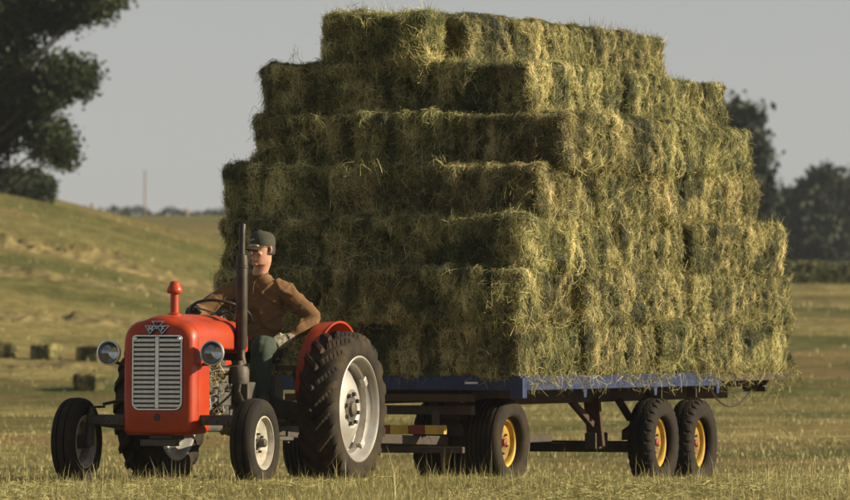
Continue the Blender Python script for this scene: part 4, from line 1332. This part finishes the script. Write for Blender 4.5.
def wr_shirt(p):
    q = Vector((p.x * 1.0, p.y * 1.0, p.z * 1.0))
    f = noise.noise(q * 6 + Vector((3, 1, 2))) * .010
    # long folds running from the armpits down to the waist and across the sleeves
    ay = abs(p.y - .03)
    w1 = math.sin((p.z * 26 + ay * 22 + 3.5 * noise.noise(q * 5)) * 1.0)
    w2 = math.sin((p.z * 44 - ay * 40 + 4 * noise.noise(q * 6 + Vector((9, 0, 0)))) * 1.0)
    m1 = .5 + .5 * noise.noise(q * 4 + Vector((0, 5, 1)))
    return f + .020 * max(0, w1) ** 3 * m1 + .017 * max(0, w2) ** 3 * (1 - m1) - .004


def wr_trs(p):
    return noise.noise(p * 8) * .008 + abs(noise.noise(Vector((p.x * 9, p.y * 14, p.z * 9 + p.x * 8)))) * .013 - .004


shirt = MB()
torso(shirt, .020)
limb(shirt, [J['chest'] + Vector((.01, .06, .09)), J['ls'] + Vector((0, -.01, -.005)), J['ls'] * .5 + J['le'] * .5, J['le'], J['le'] * .45 + J['lw'] * .55, J['lw'] * .97 + J['le'] * .03], [.092, .090, .084, .074, .068, .050], 16)
limb(shirt, [J['chest'] + Vector((.01, -.06, .09)), J['rs'] + Vector((0, .01, -.005)), J['rs'] * .5 + J['re'] * .5, J['re'], J['re'] * .45 + J['rw'] * .55, J['rw'] * .97 + J['re'] * .03], [.092, .090, .084, .074, .068, .050], 16)
shirt.tube([(-.14, .03, 1.17), (-.14, .03, 1.20)], [.18, .185], 20)
sh = remeshed(shirt, 'shirt', M['shirt'], .008, 4, None, wr_shirt)
sh.parent = person
MB().loft([[(.022 + dx + e, .022 + .014 * c, zz) for (e, c) in ((0, -1), (.006, -1), (.006, 1), (0, 1))] for (dx, zz) in ((-.028, 1.815), (-.008, 1.77), (.008, 1.72), (.018, 1.66))]).build('placket', M['shirt'], sh, smooth=40)
col_pts = [J['neck'] + Vector((.006 + .066 * math.cos(t), .072 * math.sin(t), .012 - .035 * max(0, math.cos(t)))) for t in [2 * PI * i / 28 for i in range(29)]]
MB().tube(col_pts, .008, 8).build('neckband', M['shirt'], person)
for k in range(3):
    MB().lathe([(0, .004), (.006, .003), (.007, 0), (0, 0)], (.004 + .0145 * k + .006, .022, 1.80 - .05 * k), (.9, 0, .35), 10).build('shirt_button', M['cap'], sh)

trs = MB()
trs.loft([ell_ring((-.14, .03, 1.06), .13, .17, fw, lf_), ell_ring((-.14, .03, 1.14), .15, .205, fw, lf_), ell_ring((-.14, .03, 1.24), .138, .195, fw, lf_), ell_ring((-.145, .03, 1.28), .125, .18, fw, lf_)])
for h_, k_, a_2 in (('lhip', 'lk', 'la'), ('rhip', 'rk', 'ra')):
    limb(trs, [J[h_], (J[h_] + J[k_]) / 2 + Vector((0, 0, .005)), J[k_] + Vector((-.01, 0, 0)), J[k_] + Vector((.012, 0, -.09)), J[k_] * .4 + J[a_2] * .6, J[a_2] + Vector((0, 0, .0))], [.115, .112, .106, .098, .090, .084], 18)
tro = remeshed(trs, 'trousers', M['trousers'], .010, 6, None, wr_trs)
tro.parent = person

for nm_, a_2 in (('l', 'la'), ('r', 'ra')):
    bt = MB()
    limb(bt, [J[a_2] + Vector((0, 0, .06)), J[a_2] + Vector((.0, 0, -.03))], [.056, .055])
    limb(bt, [J[a_2] + Vector((-.03, 0, -.085)), J[a_2] + Vector((.08, 0, -.085)), J[a_2] + Vector((.19, 0, -.095))], [.045, .046, .038])
    o = remeshed(bt, 'boot', M['leather'], .009, 4); o.parent = person
for HH, mt, pl in ((L_hand, 'glove_pale', 'pale knitted work glove with darker palm'), (R_hand, 'glove_dark', 'dark work glove gripping the steering wheel')):
    g = MB()
    hand(g, *HH, g=.0075, k_=1.32)
    w_ = HH[0]; dd = (HH[1] - HH[0]).normalized()
    g.tube([w_ - dd * .03, w_, w_ + dd * .03], [.046, .044, .046], 14)
    o = remeshed(g, 'glove', M[mt], .0048, 2); o.parent = person; o['label'] = pl

# cap
cp = MB()
rings = []
for (z, k) in ((.030, 1.0), (.055, 1.02), (.085, 1.0), (.112, .88), (.132, .62), (.142, .30), (.144, .05)):
    rings.append([H(-.008 + (.100 if math.cos(t) > 0 else .108) * k * math.cos(t), .088 * k * math.sin(t), z + .012 * max(0, math.cos(t)) * (1 - k * .4)) for t in [2 * PI * i / 30 for i in range(30)]])
cp.loft(rings)
capo = cp.build('cap', M['cap'], person, smooth=70)
br = []
for k in range(13):
    a = R(-62) + R(124) * k / 12
    lip = .068 * math.cos(a * .98) ** .7
    x0, y0 = -.008 + .098 * math.cos(a), .087 * math.sin(a)
    x1, y1 = x0 + lip * 1.0, y0 * (1 + .02)
    drop = .022 * (abs(math.sin(a)) ** 2) + .016 * lip / .068
    br.append([H(x0, y0, .036 - .004), H(x1, y1, .030 - drop), H(x1, y1, .026 - drop), H(x0, y0, .027)])
MB().loft(br).build('cap_brim', M['cap'], capo, smooth=40)
MB().lathe([(0, .006), (.006, .005), (.008, 0)], H(-.008, 0, .142), hu, 12).build('cap_button', M['cap'], capo)
pt_r = []
for k in range(7):
    a = R(-30) + R(60) * k / 6
    pt_r.append([H(-.008 + .1035 * math.cos(a), .0905 * math.sin(a), .052), H(-.008 + .1015 * math.cos(a), .089 * math.sin(a), .104), H(-.008 + .0965 * math.cos(a), .084 * math.sin(a), .104), H(-.008 + .098 * math.cos(a), .085 * math.sin(a), .052)])
pa = MB().loft(pt_r).build('cap_patch', M['cap_patch'], capo, smooth=40)
mk = [H(-.008 + .1060 * math.cos(a), .0925 * math.sin(a), z) for (a, z) in ((R(-16), .072), (R(-7), .082), (R(2), .074), (R(9), .086), (R(17), .080))]
MB().tube(mk, .0035, 6).build('cap_mark', M['white'], pa)

# hair below the cap, spectacles
hr = MB()
rings = []
for (z, k) in ((-.045, .95), (-.02, 1.03), (.01, 1.05), (.045, 1.04)):
    rings.append([H(-.012 + .094 * k * math.cos(t) - .008, .078 * k * math.sin(t), z) for t in [R(78) + R(204) * i / 20 for i in range(21)]] + [H(-.012 + .07 * math.cos(t) - .008, .06 * math.sin(t), z) for t in [R(282) - R(204) * i / 20 for i in range(21)]])
hr.loft(rings)
remeshed(hr, 'hair', M['hair'], .006, 2).parent = person
gl = MB()
for s in (-1, 1):
    gl.tube([H(.090, s * .060, .016), H(.0, s * .083, .022)], .0025, 6)
gl.tube([H(.103, -.014, .012), H(.107, 0, .016), H(.103, .014, .012)], .0025, 6)
glo = gl.build('spectacles', M['black'], person)
for s in (-1, 1):
    le = MB()
    A = [(s * (.036 + .025 * math.copysign(abs(math.cos(t)) ** .7, math.cos(t))), .006 + .017 * math.copysign(abs(math.sin(t)) ** .7, math.sin(t))) for t in [2 * PI * i / 20 for i in range(20)]]
    le.loft([[H(.103 - abs(y) * .16, y, z) for (y, z) in A], [H(.106 - abs(y) * .16, y, z) for (y, z) in A]])
    le.build('spectacle_lens', M['lens_dark'], glo, smooth=40)

# ------------------------------------------------------------------ trees, hedge and far things
def tree(name, label, base, blobs, leaf, n, m, trunk_r, group=None, seed=1, droop=.2, ragged=.5, limbs=True):
    """blobs: (centre, radii) of leaf clumps in world coordinates"""
    r = np.random.default_rng(seed)
    root = empty(name, base)
    tag(root, label, 'tree', group)
    base = Vector(base)
    # sub-clumps: leaves gather at twig ends
    C, S = [], []
    vol = np.array([b_[1][0] * b_[1][1] * b_[1][2] for b_ in blobs]) ** .72
    cnt = np.maximum(6, (vol / vol.sum() * n / 55).astype(int))
    for (c, rad), k in zip(blobs, cnt):
        d = r.normal(0, 1, (k, 3)); d /= np.linalg.norm(d, axis=1)[:, None]
        rr = (.35 + .65 * r.random((k, 1)) ** .5) * (1 + ragged * .25 * r.normal(0, 1, (k, 1)))
        C.append(np.array(c) + d * rr * np.array(rad)); S.append(np.full(k, min(rad) * .34 + leaf * .8))
    C = np.concatenate(C); S = np.concatenate(S)
    per = int(n / len(C))
    P = np.repeat(C, per, 0) + r.normal(0, 1, (len(C) * per, 3)) * np.repeat(S, per)[:, None] * .55
    k = len(P)
    A = r.normal(0, 1, (k, 3)); A[:, 2] -= droop; A /= np.linalg.norm(A, axis=1)[:, None]
    B = np.cross(A, r.normal(0, 1, (k, 3))); B /= np.linalg.norm(B, axis=1)[:, None]
    L = leaf * (.6 + .8 * r.random((k, 1)))
    V = np.stack([P - A * L * .5, P + B * L * .28, P + A * L * .5, P - B * L * .28], 1).reshape(-1, 3)
    F = (np.arange(k)[:, None] * 4 + np.arange(4)[None])
    ct = np.repeat(np.clip(r.normal(.45, .2, len(C)), 0, 1), per)
    t = np.clip(ct + r.normal(0, .16, k), 0, 1)
    fastmesh('crown', V - np.array(base), F, M[m], np.repeat(t, 4), root)
    tk = MB()
    top = max(blobs, key=lambda q: q[0][2])
    pts = [Vector((0, 0, -.3))]
    tgt = Vector(top[0]) - base
    for q in range(1, 8):
        f = q / 7
        pts.append(Vector((tgt.x * f ** 1.6 + math.sin(f * 9 + seed) * trunk_r * .7, tgt.y * f ** 1.6, tgt.z * f)))
    tk.tube(pts, [trunk_r * (1.25 if q == 0 else (1 - .12 * q)) for q in range(8)], 10)
    tr_o = tk.build('trunk', M['bark'], root)
    if limbs:
        for c, rad in blobs:
            c = Vector(c) - base
            f = min(.85, max(.15, c.z / max(tgt.z, .1) * .6))
            s = pts[int(f * 7)]
            mid = (s + c) / 2 + Vector((0, 0, -.06 * (c - s).length))
            MB().tube([s, mid, c, c + (c - s) * .04], [trunk_r * .26, trunk_r * .17, trunk_r * .09, trunk_r * .03], 7).build('limb', M['bark'], tr_o)
    return root


def blob(u, v, Y, ru, rv, depth=None):
    c = px(u, v, Y); k = Y / FPX
    return ((c.x, c.y, c.z), (ru * k, depth or ru * k, rv * k))


YT1 = 178
tb_ = px(-62, 200, YT1); tb_.z = gz(tb_.x, tb_.y)
tree('broadleaf_tree', 'large dark tree with ragged overhanging branches on the grassy bank at the left', tb_,
     [blob(-90, -60, YT1, 75, 60), blob(-30, -70, YT1 - 1, 70, 50), blob(30, -30, YT1 + 1, 50, 34), blob(86, 4, YT1 - .5, 32, 18), blob(105, -10, YT1 + .3, 22, 18), blob(52, 18, YT1 + .5, 26, 13),
      blob(2, 30, YT1, 30, 42), blob(55, 76, YT1 - .6, 28, 19), blob(80, 80, YT1 - .2, 17, 20), blob(10, 100, YT1 + .8, 30, 26), blob(38, 96, YT1 - .3, 28, 18), blob(48, 142, YT1 - .3, 22, 20), blob(64, 152, YT1 + .2, 13, 14), blob(34, 130, YT1, 14, 8),
      blob(8, 130, YT1 + .5, 14, 24), blob(-40, 60, YT1 + 1, 60, 60), blob(-50, 140, YT1, 40, 34), blob(-100, 60, YT1, 50, 70), blob(-6, 150, YT1 + .3, 12, 22)],
       .165, 150000, 'leaf', .30, seed=4, ragged=.35)
bb = px(24, 196, 224); bb.z = gz(bb.x, bb.y)
tree('bush', 'low rounded dark bush on the bank under the large left tree', bb, [blob(16, 183, 224, 24, 12), blob(36, 186, 224.5, 17, 10), blob(4, 188, 223.5, 18, 10), blob(24, 193, 223, 26, 8)], .2, 12000, 'leaf', .08, seed=5)
bpy.data.objects[-1] if False else None

for (nm, lab, u, Y, bl, n, lf2, sd) in (
        ('poplar_tree', 'slender tall tree rising just behind the rear of the hay load', 744, 310,
         [blob(742, 122, 310, 15, 17), blob(738, 150, 311, 22, 22), blob(748, 165, 310, 17, 22), blob(750, 195, 310, 20, 24), blob(755, 225, 310, 20, 22), blob(735, 200, 311, 25, 40), blob(757, 180, 309.5, 8, 16), blob(750, 240, 310, 28, 16)], 11000, .34, 21),
        ('round_tree', 'broad dark round topped tree standing beyond the hedge near the right edge', 822, 420,
         [blob(822, 198, 420, 20, 20), blob(808, 215, 420, 20, 22), blob(838, 210, 421, 22, 24), blob(822, 235, 419, 30, 18), blob(826, 184, 420, 12, 9), blob(800, 232, 420, 16, 16), blob(812, 242, 420, 34, 12)], 13000, .42, 22),
        ('edge_tree', 'dark tree cut off by the right edge of the picture beyond the hedge', 862, 440,
         [blob(866, 200, 440, 24, 24), blob(852, 215, 440, 18, 24), blob(880, 220, 441, 26, 28), blob(858, 188, 440, 12, 10), blob(862, 240, 440, 34, 16)], 10000, .42, 23),
        ('low_tree', 'lower hazy tree between the slender tree and the broad round one', 786, 560,
         [blob(790, 216, 560, 14, 14), blob(778, 226, 560, 16, 14), blob(770, 210, 561, 12, 14), blob(797, 230, 559, 16, 14), blob(782, 205, 560, 9, 8), blob(784, 240, 560, 32, 14)], 9000, .50, 24),
        ('far_tree', 'small bluish tree in the haze left of the broad round tree', 803, 640,
         [blob(806, 205, 640, 13, 13), blob(798, 218, 640, 14, 14), blob(812, 222, 641, 14, 14)], 6000, .50, 25)):
    bs = px(u, 246, Y); bs.z = gz(bs.x, bs.y)
    tree(nm, lab, bs, bl, lf2 * 1.25, n * 2, 'leaf_far', .28, 'trees beyond the hedge', seed=sd, ragged=.15)

# hedge and rough margin on the right
r = np.random.default_rng(61)
nh = 26000
X = r.uniform(2, 32, nh); Yh = 252 + .02 * X + r.normal(0, 1.0, nh)
hh = (0.95 + .18 * vnoise(X, Yh * 0, .9, 71) + .1 * vnoise(X, Yh * 0, 3.1, 72))
Zh = zt(X, Yh) + hh * r.random(nh) ** .75 * np.exp(-((Yh - 252 - .02 * X) / 1.7) ** 2)
Pn = np.stack([X, Yh, Zh], -1)
A = r.normal(0, 1, (nh, 3)); A /= np.linalg.norm(A, axis=1)[:, None]
B = np.cross(A, r.normal(0, 1, (nh, 3))); B /= np.linalg.norm(B, axis=1)[:, None]
L = .20 * (.6 + .8 * r.random((nh, 1)))
V = np.stack([Pn - A * L * .5, Pn + B * L * .3, Pn + A * L * .5, Pn - B * L * .3], 1).reshape(-1, 3)
hd = fastmesh('hedge', V, np.arange(nh)[:, None] * 4 + np.arange(4)[None], M['leaf_hedge'], np.repeat(np.clip(r.normal(.45, .22, nh), 0, 1), 4))
tag(hd, 'low dark green hedge along the far field edge at the right', 'hedge')

# far wood on the skyline at the left
nh = 16000
X = r.uniform(-75, 90, nh); Yh = 820 + r.normal(0, 6, nh)
hh = 1.3 + 1.2 * vnoise(X, Yh * 0, .35, 81) + .8 * vnoise(X, Yh * 0, 1.1, 82)
zb = np.array([px(0, 221, 820).z] * nh)
Zh = zb - 2.0 + (hh + 2.0) * r.random(nh) ** .8
Pn = np.stack([X, Yh, Zh], -1)
A = r.normal(0, 1, (nh, 3)); A /= np.linalg.norm(A, axis=1)[:, None]
B = np.cross(A, r.normal(0, 1, (nh, 3))); B /= np.linalg.norm(B, axis=1)[:, None]
L = .8 * (.6 + .8 * r.random((nh, 1)))
V = np.stack([Pn - A * L * .5, Pn + B * L * .3, Pn + A * L * .5, Pn - B * L * .3], 1).reshape(-1, 3)
fwd = fastmesh('far_wood', V, np.arange(nh)[:, None] * 4 + np.arange(4)[None], M['leaf_far'], np.repeat(np.clip(r.normal(.4, .2, nh), 0, 1), 4))
tag(fwd, 'bluish line of far woodland along the skyline', 'woodland', kind='stuff')

# posts on the skyline
for (u, v0, v1, Y, rad, nm, lab) in ((145, 170, 216, 450, .07, 'utility_pole', 'tall thin weathered pole on the skyline left of the hay load'),
                                     (92, 203, 213, 330, .10, 'marker_post', 'small pale post on the bank right of the large tree'),
                                     (187, 208, 218, 440, .12, 'marker_post', 'small pale post on the skyline just left of the hay load')):
    p0, p1 = px(u, v1 + 2, Y), px(u, v0, Y)
    p0.z = min(p0.z, gz(p0.x, Y)) - .2
    pm = MB().tube([p0, p0 * .5 + p1 * .5, p1 - Vector((0, 0, .1)), p1], [rad, rad * .95, rad * .9, rad * .6], 10)
    o = pm.build(nm, M['post'], None)
    tag(o, lab, 'post' if nm == 'marker_post' else 'pole')

# bales lying in the stubble behind the tractor
fb = None
def ground_at(u, v, Y0=90, Y1=240):
    """where the sight line through a photo pixel meets the field"""
    for Y in np.arange(Y0, Y1, .5):
        p = px(u, v, Y)
        if gz(p.x, Y) >= p.z: return p
    return px(u, v, Y1)


for k, (u, v, Y, yaw, lab) in enumerate(((46, 352, 152, 1.25, 'single dark bale lying on the field, left of two level with the headlight'),
                                         (92, 353, 150, 1.35, 'single dark bale lying on the field close left of the tractor headlight'),
                                         (89, 382, 128, 1.4, 'nearest dark bale on the field, above the left front wheel'),
                                         (6, 350, 156, .3, 'sunlit bale on the field at the left picture edge'))):
    p = ground_at(u, v + 8)
    o = bpy.data.objects.new('field_bale', VARS[k])
    COL.objects.link(o)
    o.location = (p.x, p.y, gz(p.x, p.y) + .19 * p.y / 168.0)
    o.rotation_euler = (0, 0, TROT + yaw)
    bs_ = p.y / 168.0
    o.scale = (.80 * bs_, .95 * bs_, .88 * bs_)
    tag(o, lab, 'hay bale', 'bales left lying on the field')

# ------------------------------------------------------------------ haze in the air
hz = MB().box((0, 2600, 18.3), (10400, 5700, 39.4)).build('haze', M['post'], None, smooth=0)
hm = bpy.data.materials.new('summer_haze'); hm.use_nodes = True
hn = hm.node_tree.nodes; hn.clear()
vo = hn.new('ShaderNodeVolumePrincipled'); vo.inputs['Color'].default_value = (.80, .86, 1.0, 1)
vo.inputs['Density'].default_value = 0.00011
oo = hn.new('ShaderNodeOutputMaterial'); hm.node_tree.links.new(vo.outputs[0], oo.inputs['Volume'])
hz.data.materials.clear(); hz.data.materials.append(hm)
tag(hz, 'thin summer haze over the field', 'haze', kind='stuff')
